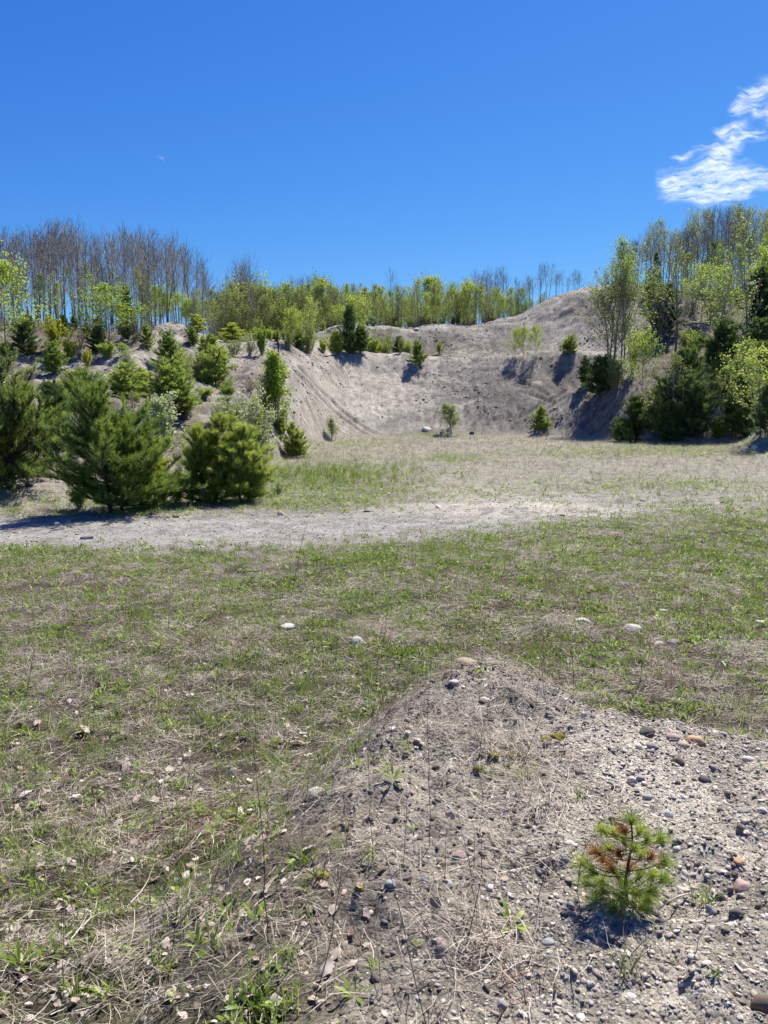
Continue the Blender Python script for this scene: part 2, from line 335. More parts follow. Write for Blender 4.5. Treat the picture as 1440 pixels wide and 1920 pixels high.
    mixc(bank*sstep(0.15, 0.4, fbm(x*2.4, y*2.4, 4, 151))*(0.35+0.4*gs), grey*0.7)
    mixc(bank*sstep(0.2, 0.45, fbm(x*0.7, y*0.35, 4, 157))*0.5, pale)
    mixc(bank*sstep(0.0, 0.35, fbm(x*1.5+0.05*y, y*0.16, 3, 35)+0.4*mid)*0.4*(y > 40), grey)
    mixc(bank*sstep(0.02, 0.3, fbm(x*3.2+0.08*y, y*0.22, 3, 181))*0.35*(y > 44), grey*0.8)
    mixc(bank*blob(u, v, 690, 745, 130, 70)*0.6, pale*0.95)
    mixc(bank*(blob(u, v, 1075, 625, 45, 35)+0.8*blob(u, v, 600, 820, 60, 14)), pale*0.92)
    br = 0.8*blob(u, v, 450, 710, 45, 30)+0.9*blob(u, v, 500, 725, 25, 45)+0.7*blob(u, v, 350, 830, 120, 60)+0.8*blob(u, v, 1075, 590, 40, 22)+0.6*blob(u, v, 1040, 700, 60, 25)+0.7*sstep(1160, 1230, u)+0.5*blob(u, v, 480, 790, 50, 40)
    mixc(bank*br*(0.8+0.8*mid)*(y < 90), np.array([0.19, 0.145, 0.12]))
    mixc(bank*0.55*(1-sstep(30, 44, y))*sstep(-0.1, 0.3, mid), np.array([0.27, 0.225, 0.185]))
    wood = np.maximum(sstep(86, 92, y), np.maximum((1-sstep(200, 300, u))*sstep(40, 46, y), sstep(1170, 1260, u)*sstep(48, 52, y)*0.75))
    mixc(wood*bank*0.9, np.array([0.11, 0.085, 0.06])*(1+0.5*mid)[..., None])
    mixc(bank*sstep(66, 69, y)*(1-sstep(90, 95, y))*blob(u, v, 700, 650, 260, 40)*sstep(0, 0.4, mid)*0.6, np.array([0.14, 0.15, 0.06]))
    mixc(bank*sstep(68.5, 70, y)*(1-sstep(76, 79, y))*blob(u, v, 680, 640, 190, 60)*0.75, np.array([0.17, 0.15, 0.085]))  # brown-green darkening behind the bench, painted to give it shading contrast
    mixc(bank*sstep(0.18, 0.3, fbm(x*4.5, y*3.2, 3, 171))*(0.35+0.5*gs), grey*0.55)
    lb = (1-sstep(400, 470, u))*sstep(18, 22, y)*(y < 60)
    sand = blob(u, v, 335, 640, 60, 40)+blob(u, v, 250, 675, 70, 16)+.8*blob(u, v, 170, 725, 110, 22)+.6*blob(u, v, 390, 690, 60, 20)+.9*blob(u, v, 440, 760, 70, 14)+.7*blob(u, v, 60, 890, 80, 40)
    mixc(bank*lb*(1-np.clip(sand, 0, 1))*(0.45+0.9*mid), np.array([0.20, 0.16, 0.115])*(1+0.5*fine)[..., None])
    # crusted dark lip along the bench and broken clods
    mixc(bank*sstep(0.25, 0.45, fbm(x*0.9, y*0.9, 4, 131))*sstep(35, 50, y)*0.35, grey*0.75)
    return c, u, v
yr = [-2.5, -1.8, -1.0, -0.4, 0.1, 0.5, 0.8, 1.0, 1.15]
yy = 1.25
while yy < 5: yr.append(yy); yy += 0.020+0.004*(yy-1.25)
while yy < 16: yr.append(yy); yy += 0.045+0.008*(yy-5)
while yy < 44: yr.append(yy); yy += 0.24
while yy < 90: yr.append(yy); yy += 0.21
dy = 0.4
while yy < 900: yr.append(yy); yy += dy; dy *= 1.22
yr = np.array(yr)
sI = np.linspace(-0.60, 0.60, 640); sO = 0.60+np.cumsum(0.004*1.16**np.arange(22))
sv = np.concatenate([-sO[::-1], sI, sO])
SS, YY = np.meshgrid(sv, yr)
XX = SS*(YY+3.0)
BB = base_h(XX, YY); ZZ = H(XX, YY)
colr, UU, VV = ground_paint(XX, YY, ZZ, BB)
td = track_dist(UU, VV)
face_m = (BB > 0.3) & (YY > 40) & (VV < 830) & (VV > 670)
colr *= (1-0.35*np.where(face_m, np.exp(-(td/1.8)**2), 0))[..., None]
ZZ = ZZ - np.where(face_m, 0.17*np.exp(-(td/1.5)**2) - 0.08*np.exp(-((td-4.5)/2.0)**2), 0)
# broken overhanging lip / clods high on the right mound
cl = blob(UU, VV, 1075, 590, 40, 22)+0.8*blob(UU, VV, 1050, 668, 60, 8)+0.7*blob(UU, VV, 780, 712, 60, 20)
ZZ = ZZ + np.where(BB > 1, cl*0.45*np.maximum(fbm(XX*1.3, YY*1.3, 3, 141), -0.2), 0)
VT = np.stack([XX, YY, ZZ], -1).reshape(-1, 3)
nr, nc = XX.shape
idx = np.arange(nr*nc).reshape(nr, nc)
Q = np.stack([idx[:-1, :-1], idx[:-1, 1:], idx[1:, 1:], idx[1:, :-1]], -1).reshape(-1, 4)
xc = XX.ravel()[Q].mean(1); yc = YY.ravel()[Q].mean(1); bc = BB.ravel()[Q].mean(1); nhc = near_h(xc, yc); uc = UU.ravel()[Q].mean(1)
road_c = np.interp(uc, [-200, 0, 300, 600, 900, 1200, 1500], [14.6, 14.5, 14.6, 15.3, 16.8, 19.0, 20.5]); road_w = np.interp(uc, [-200, 0, 600, 900, 1200, 1500], [2.0, 2.0, 2.4, 2.6, 2.0, 1.5])
part_id = np.where(bc > 0.22, 3, np.where(nhc > 0.30, 0, np.where(np.abs(yc-road_c) < road_w, 2, np.where(yc < road_c, 1, 4))))
part_id[(bc <= 0.22) & (nhc <= 0.3) & (yc > 46) & (uc < 620)] = 4
names = ['gravel_mound', 'meadow', 'gravel_track', 'pit_bank', 'pit_floor']
labels = ['stony foreground mound with dry stalks and gravel', 'patchy spring field between the mound and the gravel track', 'gravel track crossing in front of the pines', 'eroded sand and gravel banks of the pit', 'flat floor of the gravel pit with dry grass']
GR = {}
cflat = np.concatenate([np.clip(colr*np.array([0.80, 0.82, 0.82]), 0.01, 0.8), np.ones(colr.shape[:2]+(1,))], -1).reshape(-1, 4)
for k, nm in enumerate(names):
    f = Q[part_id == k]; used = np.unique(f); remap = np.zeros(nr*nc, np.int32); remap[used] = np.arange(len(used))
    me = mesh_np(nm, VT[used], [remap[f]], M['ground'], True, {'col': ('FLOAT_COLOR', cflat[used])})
    GR[nm] = tag(link(nm, me), labels[k], None, None, 'structure')

# ---------------------------------------------------------------- high thin clouds
def mat_cloud():
    m, n, o = new_mat('cirrus')
    at = N(n, 'ShaderNodeAttribute', attribute_name='dens')
    tr = N(n, 'ShaderNodeBsdfTransparent'); d = N(n, 'ShaderNodeBsdfDiffuse'); d.inputs[0].default_value = (0.9, 0.9, 0.9, 1)
    t = N(n, 'ShaderNodeBsdfTranslucent'); t.inputs[0].default_value = (0.92, 0.92, 0.92, 1)
    a = N(n, 'ShaderNodeMixShader'); a.inputs[0].default_value = 0.75; b = N(n, 'ShaderNodeMixShader')
    n.links.new(d.outputs[0], a.inputs[1]); n.links.new(t.outputs[0], a.inputs[2])
    n.links.new(at.outputs['Fac'], b.inputs[0]); n.links.new(tr.outputs[0], b.inputs[1]); n.links.new(a.outputs[0], b.inputs[2]); n.links.new(b.outputs[0], o.inputs[0])
    return m
M['cloud'] = mat_cloud()
def cloud(name, label, strokes, box, nx, ny, alt=1500.0, layers=3):
    u0, v0, u1, v1 = box
    Vs = []; Fs = []; D = []; off = 0
    for L in range(layers):
        uu, vv = np.meshgrid(np.linspace(u0, u1, nx), np.linspace(v0, v1, ny))
        a2 = alt+L*25
        el = (z_at(vv, 1.0)-EYE); Yc = a2/el; Xc = x_at(uu, vv, Yc)
        wu = uu+5*fbm(uu/45, vv/20, 3, 201)*2; wv = vv+4*fbm(uu/50, vv/22, 3, 205)*2
        den = np.zeros_like(uu)
        for (a, b, c, d, wd, inten) in strokes:
            t = np.clip(((wu-a)*(c-a)+(wv-b)*(d-b))/((c-a)**2+(d-b)**2), 0, 1)
            ds = np.hypot((wu-a-t*(c-a)), (wv-b-t*(d-b)))
            den = den+inten*np.exp(-(ds/wd/1.15)**1.4)
        ca, sa = math.cos(-0.14), math.sin(-0.14)
        p_ = uu*ca+vv*sa; q_ = -uu*sa+vv*ca
        st = fbm(p_/26, q_/4.6, 5, 211+L*10, 0.62)
        den = np.clip(den, 0, 1.2)*np.clip(0.62+1.9*st, 0, 1.4)
        den = np.clip(den-0.04, 0, 1)*0.34/(layers**0.55)
        e = np.minimum(np.minimum(uu-u0, u1-uu), np.minimum(vv-v0, v1-vv)); den *= sstep(0, 8, e)
        z = a2+EYE+30*fbm(uu/30, vv/30, 3, 220)
        V = np.stack([Xc, Yc, z], -1).reshape(-1, 3); i = np.arange(nx*ny).reshape(ny, nx)+off
        Fq = np.stack([i[:-1, :-1], i[:-1, 1:], i[1:, 1:], i[1:, :-1]], -1).reshape(-1, 4)
        dd = den.ravel(); keep = dd[Fq-off].max(1) > 0.004
        Vs.append(V); Fs.append(Fq[keep]); D.append(dd); off += nx*ny
    V = np.concatenate(Vs); Fq = np.concatenate(Fs); D = np.concatenate(D)
    used = np.unique(Fq); rm = np.zeros(len(V), np.int32); rm[used] = np.arange(len(used))
    me = mesh_np(name, V[used], [rm[Fq]], M['cloud'], True, {'dens': ('FLOAT', D[used])})
    return tag(link(name, me), label, 'cloud')
cloud('cirrus_cloud', 'white wispy cloud in the blue sky above the trees at right', [
 (1285,338,1340,312,11,1.2),(1330,318,1352,296,10,1.1),(1345,300,1378,262,8,1.1),(1370,268,1412,254,7,1.0),(1250,345,1310,332,13,1.1),
 (1262,358,1345,352,12,1.1),(1300,370,1396,362,9,1.0),(1340,322,1400,318,9,1.0),(1380,322,1500,316,7,.85),(1340,338,1460,330,7,.8),(1330,352,1480,342,7,.75),
 (1380,205,1412,198,7,.85),(1392,184,1450,158,8,.85),(1410,176,1445,170,7,.8),(1350,246,1392,236,7,.75),(1352,252,1430,240,4,.6),(1378,262,1432,256,5,.7),
 (1270,298,1296,292,3.5,.55),(1290,290,1345,270,3.5,.35),(1415,215,1460,205,6,.8),(1340,285,1390,280,6,.5),(1250,350,1262,340,5,.6),(1260,300,1330,284,2.5,.3),
 (1330,334,1300,350,9,.9),(1380,212,1402,210,3,.5),(1440,160,1560,120,14,.8),(1450,210,1600,180,12,.6),(1470,320,1640,300,14,.7)],
 (1225, 90, 1660, 392), 300, 230)
cloud('cloud_wisp', 'tiny faint white wisp alone in the blue sky at left', [(298,286,308,294,3.5,.13),(306,292,312,298,2.5,.11)], (280, 270, 330, 312), 40, 34, 1500, 2)
# ---------------------------------------------------------------- plant builders
class Acc:
    def __init__(s): s.V = []; s.T = []; s.n = 0; s.F3 = []; s.F4 = []
    def add(s, V, F, tint=0.5):
        V = np.asarray(V, float); s.V.append(V); s.T.append(np.full(len(V), tint) if np.isscalar(tint) else np.asarray(tint))
        F = np.asarray(F)+s.n; (s.F3 if F.shape[1] == 3 else s.F4).append(F); s.n += len(V)
    def tube(s, P, R, k=4, tint=0.5):
        P = np.asarray(P, float); R = np.asarray(R, float); n_ = len(P)
        T = np.gradient(P, axis=0); T /= np.linalg.norm(T, axis=1)[:, None]+1e-9
        ref = np.array([0.31, 0.95, 0.05]) if abs(T[0][2]) > 0.7 else np.array([0.05, 0.1, 0.99])
        A = np.cross(T, ref); A /= np.linalg.norm(A, axis=1)[:, None]+1e-9; B = np.cross(T, A)
        an = np.arange(k)*2*math.pi/k
        V = P[:, None]+R[:, None, None]*(np.cos(an)[None, :, None]*A[:, None]+np.sin(an)[None, :, None]*B[:, None])
        i = np.arange(n_*k).reshape(n_, k); j = np.roll(i, -1, 1)
        s.add(V.reshape(-1, 3), np.stack([i[:-1], j[:-1], j[1:], i[1:]], -1).reshape(-1, 4), tint)
    def mesh(s, name, mat, smooth=False):
        if not s.V: s.add(np.zeros((3, 3)), [[0, 1, 2]])
        V = np.concatenate(s.V); T = np.concatenate(s.T)
        fs = [np.concatenate(f) for f in (s.F3, s.F4) if f]
        return mesh_np(name, V, fs, mat, smooth, {'tint': ('FLOAT', T)})
def unit(v): return v/(np.linalg.norm(v, axis=-1, keepdims=True)+1e-9)
def leaves(acc, P, size, rng, up=0.3, tint=None, asp=0.6, droop=None):
    """rhombic leaves, one per point"""
    n_ = len(P)
    if n_ == 0: return
    d = rng.normal(size=(n_, 3)); d[:, 2] += up; d = unit(d)
    if droop is not None: d = unit(d+droop)
    sd_ = unit(np.cross(d, rng.normal(size=(n_, 3))))
    sz = size*rng.uniform(0.6, 1.35, (n_, 1)); nrm = np.cross(d, sd_)
    V = np.stack([P, P+d*sz*0.5+sd_*sz*asp*0.5, P+d*sz+nrm*sz*0.12, P+d*sz*0.5-sd_*sz*asp*0.5], 1).reshape(-1, 3)
    t = rng.uniform(0, 1, n_) if tint is None else np.clip(tint+rng.normal(0, 0.18, n_), 0, 1)
    acc.add(V, np.arange(n_*4).reshape(-1, 4), np.repeat(t, 4))
def needles(acc, P, D, n_, ln, wd, rng, spread=0.7, tint=None, along=0.0):
    """brushes of needles: n_ thin blades fanned round direction D at each P"""
    m_ = len(P)
    if m_ == 0: return
    Pn = np.repeat(P, n_, 0); Dn = np.repeat(unit(D), n_, 0)
    r = rng.normal(size=(m_*n_, 3)); r -= (r*Dn).sum(1)[:, None]*Dn; r = unit(r)
    sp = rng.uniform(0.15, 1, (m_*n_, 1))*spread*1.5
    d = unit(Dn+r*sp)
    st = Pn-Dn*rng.uniform(0, 1, (m_*n_, 1))*along
    L = ln*rng.uniform(0.7, 1.15, (m_*n_, 1)); sd_ = unit(np.cross(d, rng.normal(size=d.shape)))*wd*0.5
    tip = st+d*L; tip[:, 2] -= 0.06*L[:, 0]
    V = np.stack([st-sd_, st+sd_, tip], 1).reshape(-1, 3)
    t = rng.uniform(0, 1, m_) if tint is None else np.asarray(tint)
    t = np.clip(np.repeat(t, n_)+rng.normal(0, 0.1, m_*n_), 0, 1)
    acc.add(V, np.arange(m_*n_*3).reshape(-1, 3), np.repeat(t, 3))
def curve(p0, d0, L, n_, rng, wob=0.1, lift=0.0, gnarl=0):
    P = [np.array(p0, float)]; d = np.array(d0, float); st = L/(n_-1)
    for i in range(n_-1):
        d = d+rng.normal(0, wob, 3); d[2] += lift; d /= np.linalg.norm(d); P.append(P[-1]+d*st)
    return np.array(P)
def along(P, t):
    k = t*(len(P)-1); i = np.minimum(k.astype(int), len(P)-2); f = (k-i)[:, None]
    return P[i]*(1-f)+P[i+1]*f, unit(P[i+1]-P[i])
def pine(seed, h=1.0, width=0.85, whorls=11, tufts=380, nn=14, nl=0.085, nw=0.012, shape=0.9, stems=1, base=0.04, foliage='needle', full=1.0):
    """bushy young white pine, unit height unless h given"""
    rng = np.random.default_rng(seed); tr = Acc(); br = Acc(); fo = Acc()
    TP, TD, TT = [], [], []
    for s_ in range(stems):
        hh = h*(1 if s_ == 0 else rng.uniform(0.7, 0.9)); off = np.array([0, 0, 0.0]) if s_ == 0 else np.array([*rng.uniform(-0.12, 0.12, 2)*h, 0])
        tp = curve(off, (rng.normal(0, 0.04)+off[0]*1.2/h, rng.normal(0, 0.04)+off[1]*1.2/h, 1), hh, 9, rng, 0.025)
        tr.tube(tp, np.linspace(0.018, 0.003, 9)*h, 6)
        for k in range(whorls):
            t = base+(1-base)*(k+rng.uniform(-.25, .25))/whorls; t = min(max(t, base), 0.97)
            nb = rng.integers(5, 8) if t < 0.85 else 4
            prof = (1-t)**shape*(0.80+0.45*min(1, t/0.25)) if t < 0.92 else 0.12
            a0 = rng.uniform(0, 6.28)
            for b_ in range(nb):
                a = a0+b_*6.283/nb+rng.normal(0, 0.25)
                L = width*0.5*h*prof*(rng.uniform(0.5, 1.25) if t < .88 else .7)+0.04*h
                el = math.radians(10+46*t+rng.normal(0, 13))
                p0, _ = along(tp, np.array([t])); p0 = p0[0]
                d0 = (math.cos(a)*math.cos(el), math.sin(a)*math.cos(el), math.sin(el))
                bp = curve(p0, d0, L, 6, rng, 0.10, 0.06)
                br.tube(bp, np.linspace(0.006, 0.0015, 6)*h, 3)
                ns = max(4, int(11*L/(0.3*h)*full))
                tt = rng.uniform(0.18, 1, ns); q, dq = along(bp, tt)
                TP.append(bp[-1:]); TD.append(unit(bp[-1:]-bp[-2:-1])+np.array([[0, 0, 0.5]])); TT.append([0.75])
                # side shoots
                for j in range(ns):
                    sd_ = unit(np.cross(dq[j], [0, 0, 1]))*(1 if rng.random() < 0.5 else -1)
                    dd = unit(dq[j]*0.8+sd_*rng.uniform(0.4, 1.1)+np.array([0, 0, rng.uniform(0.05, 0.7)])); l2 = L*0.34*rng.uniform(0.5, 1.2)*(1.15-tt[j])+0.02*h
                    e = q[j]+dd*l2
                    br.tube(np.array([q[j], (q[j]+e)/2+[0, 0, -0.005*h], e]), np.array([0.003, 0.002, 0.001])*h, 3)
                    m_ = 1+int(l2/(0.055*h))
                    for g_ in range(m_):
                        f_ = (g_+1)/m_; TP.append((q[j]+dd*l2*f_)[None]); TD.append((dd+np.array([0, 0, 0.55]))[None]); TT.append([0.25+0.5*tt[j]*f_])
        TP.append(tp[-1:]); TD.append(np.array([[0, 0, 1.0]])); TT.append([0.8])
    TP = np.concatenate(TP); TD = np.concatenate(TD); TT = np.concatenate(TT)
    keep = rng.permutation(len(TP))[:tufts]
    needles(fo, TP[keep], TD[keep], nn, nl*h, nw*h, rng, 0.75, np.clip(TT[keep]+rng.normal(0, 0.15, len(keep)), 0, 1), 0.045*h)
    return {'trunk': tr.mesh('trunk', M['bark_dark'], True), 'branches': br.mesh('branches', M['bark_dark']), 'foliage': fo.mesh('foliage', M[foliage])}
def deciduous(seed, bw=0.22, lean=0.0, nb=26, first=0.3, el0=62, leafn=0, lsize=0.02, mat='leaf', trad=0.010, wood='bark', stems=1, twigs=6, spreadtop=0.0, fill=None, twr=0.0011, asp=0.7, blen=1.0, lfrac=1.0):
    rng = np.random.default_rng(seed); tr = Acc(); br = Acc(); fo = Acc(); LP = []
    for s_ in range(stems):
        hh = 1.0 if s_ == 0 else rng.uniform(0.68, 0.95); oa = rng.uniform(0, 6.28); off = np.zeros(3) if s_ == 0 else np.array([math.cos(oa), math.sin(oa), 0])*0.018*rng.uniform(1, 2)
        d0 = np.array([rng.normal(0, .04)+off[0]*2.2*bw, rng.normal(0, .04)+off[1]*2.2*bw, 1])
        tp = curve(off, d0, hh, 10, rng, 0.028, 0.01)
        tr.tube(tp, np.array([1.15, 1, .93, .85, .76, .66, .54, .42, .28, .12])*trad*(1 if s_ == 0 else 0.75), 5)
        for b_ in range(max(3, nb//(1 if s_ == 0 else 2))):
            t = first+(0.97-first)*rng.random()**0.85
            a = rng.uniform(0, 6.28); el = math.radians(el0+rng.normal(0, 9)-10*(1-t))
            prof = math.sin(math.pi*min(1, 0.25+0.75*(t-first)/(1-first)))**0.7
            L = bw*(0.45+0.9*prof)*rng.uniform(0.6, 1.2)*(1.1-0.55*t)*blen
            p0, _ = along(tp, np.array([t])); bp = curve(p0[0], (math.cos(a)*math.cos(el), math.sin(a)*math.cos(el), math.sin(el)), L, 6, rng, 0.06, 0.05)
            br.tube(bp, np.linspace(1, 0.25, 6)*trad*0.30*(1.2-0.5*t), 3)
            for w_ in range(twigs):
                tt = rng.uniform(0.25, 1); q, dq = along(bp, np.array([tt])); q = q[0]
                dd = unit(dq[0]+rng.normal(0, 0.42, 3)+[0, 0, 0.28]); l2 = L*rng.uniform(0.22, 0.5)
                e = q+dd*l2+[0, 0, 0.1*l2]; sd_ = unit(np.cross(dd, rng.normal(size=3)))*twr
                mdl = (q+e)/2+rng.normal(0, 0.04*l2, 3)
                br.add(np.array([q-sd_, q+sd_, mdl+sd_*0.7, mdl-sd_*0.7]), [[0, 1, 2, 3]]); br.add(np.array([mdl-sd_*0.7, mdl+sd_*0.7, e]), [[0, 1, 2]])
                if leafn:
                    k = max(1, int(leafn/(nb*twigs)*rng.uniform(0.4, 1.6)*lfrac)); f_ = rng.uniform(0.1, 1.1, (k, 1))
                    LP.append(q+(e-q)*f_+rng.normal(0, 0.012, (k, 3))*(1+bw*2))
        tmp = tp[-2:]; LP.append(tmp[-1:]+rng.normal(0, 0.01, (4, 3))) if leafn else None
    parts = {'trunk': tr.mesh('trunk', M[wood], True), 'branches': br.mesh('branches', M['twig'])}
    if leafn:
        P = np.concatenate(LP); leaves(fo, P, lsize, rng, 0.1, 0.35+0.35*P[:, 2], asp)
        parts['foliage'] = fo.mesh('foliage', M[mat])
    return parts
def shrub(seed, nst=14, leafn=1500, lsize=0.05, mat='leaf', bw=0.45, low=0.05, asp=0.6, trad=0.008, droop=None):
    rng = np.random.default_rng(seed); st = Acc(); fo = Acc(); LP = []
    for i in range(nst):
        a = rng.uniform(0, 6.28); sp = bw*rng.uniform(0.1, 1.0); hh = rng.uniform(0.55, 1.0)*(1.05-0.35*sp/bw)
        P = curve((0.06*math.cos(a)*sp/bw, 0.06*math.sin(a)*sp/bw, 0), (sp*math.cos(a), sp*math.sin(a), 1), hh, 7, rng, 0.06, 0.06)
        st.tube(P, np.linspace(1, 0.25, 7)*trad, 3)
        for k in range(7):
            q, dq = along(P, np.array([rng.uniform(0.25, 1)])); dd = unit(dq[0]+rng.normal(0, 0.5, 3)+[0, 0, .2]); l2 = rng.uniform(0.08, 0.24)
            e = q[0]+dd*l2; sd_ = unit(np.cross(dd, rng.normal(size=3)))*trad*0.25
            st.add(np.array([q[0]-sd_, q[0]+sd_, e]), [[0, 1, 2]])
            m_ = max(1, int(leafn/(nst*8))); f_ = rng.uniform(0.1, 1.1, (m_, 1)); LP.append(q[0]+(e-q[0])*f_+rng.normal(0, 0.014, (m_, 3)))
        m_ = max(1, int(leafn/(nst*8))); q, _ = along(P, rng.uniform(low+0.1, 1, m_)); LP.append(q+rng.normal(0, 0.02, (m_, 3)))
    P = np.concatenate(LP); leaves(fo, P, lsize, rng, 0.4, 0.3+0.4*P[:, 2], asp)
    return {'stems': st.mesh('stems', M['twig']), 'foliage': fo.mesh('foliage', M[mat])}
def spruce(seed):
    rng = np.random.default_rng(seed); tr = Acc(); br = Acc(); fo = Acc()
    tp = curve((0, 0, 0), (0, 0, 1), 1, 8, rng, 0.01); tr.tube(tp, np.linspace(0.014, 0.002, 8), 5)
    P, D = [], []
    for k in range(22):
        t = 0.08+0.9*k/22; L = 0.2*(1-t)**0.85+0.02
        for b_ in range(7):
            a = rng.uniform(0, 6.28); p0, _ = along(tp, np.array([t])); bp = curve(p0[0], (math.cos(a), math.sin(a), rng.uniform(-.1, .25)), L*rng.uniform(.7, 1.2), 4, rng, 0.05, 0.04)
            br.tube(bp, np.linspace(.004, .001, 4), 3); m_ = max(2, int(26*L)); q, dq = along(bp, rng.uniform(.2, 1, m_)); P.append(q); D.append(dq+rng.normal(0, .5, dq.shape))
    P = np.concatenate(P); D = np.concatenate(D); needles(fo, P, D, 10, 0.045, 0.010, rng, 0.8, None, 0.02)
    return {'trunk': tr.mesh('trunk', M['bark_dark'], True), 'branches': br.mesh('branches', M['bark_dark']), 'foliage': fo.mesh('foliage', M['needle_dark'])}
PROTO = {
 'pine': [pine(100+i, 1, 0.80, 12, 1150, 14, 0.080, 0.0095, shape=0.45, stems=1+i%3) for i in range(4)],
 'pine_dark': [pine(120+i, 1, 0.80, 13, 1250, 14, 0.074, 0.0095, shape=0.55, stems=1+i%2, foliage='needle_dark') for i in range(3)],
 'pine_warm': [pine(130+i, 1, 0.66, 12, 1000, 13, 0.085, 0.0095, shape=0.6, foliage='needle_warm') for i in range(2)],
 'spruce': [spruce(140)],
 'bare': [deciduous(200+i, 0.26, nb=30, first=0.36, el0=56, trad=0.0072, twigs=9, twr=0.0009) for i in range(6)]
       + [deciduous(210+i, 0.28, nb=30, first=0.42, el0=54, trad=0.0080, twigs=10, twr=0.0009, stems=2) for i in range(3)],
 'sparse': [deciduous(220+i, 0.24, nb=34, first=0.28, el0=56, trad=0.0072, leafn=700, lsize=0.015, mat='leaf_dull', twigs=8, twr=0.0009) for i in range(5)],
 'aspen': [deciduous(230+i, 0.24, nb=50, first=0.16, el0=55, trad=0.0075, leafn=1700, lsize=0.019, mat='leaf_dull', twigs=7) for i in range(4)]
        + [deciduous(236+i, 0.26, nb=52, first=0.10, el0=54, trad=0.0075, leafn=2100, lsize=0.020, mat='leaf', twigs=7) for i in range(3)],
 'bright': [deciduous(240+i, 0.46, nb=60, first=0.03, el0=42, trad=0.008, leafn=4200, lsize=0.026, mat='leaf', twigs=7) for i in range(3)],
 'yellow': [shrub(250+i, 22, 5200, 0.040, 'leaf_yellow', 0.45) for i in range(2)],
 'green_shrub': [shrub(254+i, 22, 4600, 0.040, 'leaf', 0.5) for i in range(2)],
 'dull_shrub': [shrub(258+i, 22, 2400, 0.038, 'leaf_dull', 0.5) for i in range(2)],
 'pale_shrub': [shrub(262+i, 22, 2200, 0.036, 'leaf_pale', 0.5) for i in range(2)],
 'dry_shrub': [shrub(266, 34, 260, 0.03, 'redstraw', 0.6), shrub(267, 30, 200, 0.03, 'straw', 0.55)],
 'poplar': [deciduous(270, 0.27, nb=70, first=0.03, el0=56, trad=0.009, leafn=5200, lsize=0.026, mat='leaf', twigs=8, stems=3, blen=0.8),
            deciduous(271, 0.36, nb=50, first=0.05, el0=62, trad=0.010, leafn=2600, lsize=0.034, mat='leaf_pale', twigs=6, stems=2, blen=0.8)],
 'vase': [deciduous(280, 0.55, nb=26, first=0.34, el0=50, trad=0.015, leafn=500, lsize=0.02, mat='leaf_dull', twigs=9, blen=0.9)],
 'clump': [deciduous(284+i, 0.26, nb=60, first=0.12, el0=58, trad=0.0075, leafn=2300, lsize=0.014, mat=('leaf', 'leaf_dull')[i], twigs=8, stems=3) for i in range(2)],
 'snag': [deciduous(290, 0.06, nb=12, first=0.35, el0=25, trad=0.020, twigs=0, wood='bark_dark')],
}
KIND = {'pine': ('pine_tree', 'pine tree', 0.78), 'pine_dark': ('pine_tree', 'pine tree', 0.78), 'pine_warm': ('pine_tree', 'pine tree', 0.62), 'spruce': ('spruce_tree', 'spruce tree', 0.42),
 'bare': ('bare_tree', 'bare tree', 0.26), 'sparse': ('budding_tree', 'budding tree', 0.26), 'aspen': ('aspen_tree', 'aspen tree', 0.30), 'bright': ('leafy_sapling', 'sapling', 0.50),
 'yellow': ('yellow_shrub', 'shrub', 0.75), 'green_shrub': ('green_shrub', 'shrub', 0.85), 'dull_shrub': ('budding_shrub', 'shrub', 0.9), 'pale_shrub': ('pale_shrub', 'shrub', 0.9), 'dry_shrub': ('dry_shrub', 'shrub', 1.0),
 'poplar': ('poplar_sapling', 'sapling', 0.40), 'vase': ('forked_tree', 'tree', 0.75), 'clump': ('multi_stem_tree', 'tree', 0.36), 'snag': ('dead_snag', 'dead tree', 0.1)}
def put(parts, name, cat, label, loc, sx, sz, rz, group=None):
    root = link(name, None, None, loc); root.empty_display_size = 0.2
    root.scale = (sx, sx, sz); root.rotation_euler = (0, 0, rz); tag(root, label, cat, group)
    for k, me in parts.items(): link(k, me, root)
    return root
NPL = 0
def plant(kind, u, vb, vt, wpx=None, label=None, Y=None, group=None, var=None, sink=0.0, rz=None):
    """plant whose foot is seen at photo (u,vb) and whose tip is at row vt"""
    global NPL; NPL += 1
    if Y is None:
        h_ = hit(u, vb)
        if h_ is None: return None
        x, y, z = h_
    else:
        x = float(x_at(u, vb, Y)); y = Y; z = Hs(x, y)
    hh = float(z_at(vt, y))-z
    if hh < 0.12: return None
    name, cat, w0 = KIND[kind]; vs = PROTO[kind]; pr = vs[(NPL if var is None else var) % len(vs)]
    sx = hh if wpx is None else (wpx/F*y*1.03)/w0
    rz = random.uniform(0, 6.28) if rz is None else rz
    return put(pr, name, cat, label, (x, y, z-0.02*hh-sink), sx, hh, rz, group)
# ---------------------------------------------------------------- near pines, each its own shape
def near_pine(label, u, vb, vt, wpx, seed, fol, stems=1, tufts=2300, shape=0.8, Y=None, whorls=13, base=0.04):
    if Y is None: x, y, z = hit(u, vb)
    else: x = float(x_at(u, vb, Y)); y = Y; z = Hs(x, y)
    h_ = float(z_at(vt, y))-z; wd = 0.98*wpx/F*y/h_
    pr = pine(seed, h_, wd, whorls+1, int(tufts*1.35), 26, 0.13/h_, 0.0064/h_, shape, stems, base, fol, full=2.2)
    return put(pr, 'pine_tree', 'pine tree', label, (x, y, z-0.03), 1, 1, 0)
near_pine('broad bushy green pine in front, shading the gravel left of the track edge', 208, 962, 722, 235, 301, 'needle', 2, 3600, 0.55, whorls=14, base=0.07)
near_pine('yellowish low pine leaning out from the right side of the broad bushy pine', 292, 950, 835, 85, 302, 'needle_warm', 1, 900, 0.6)
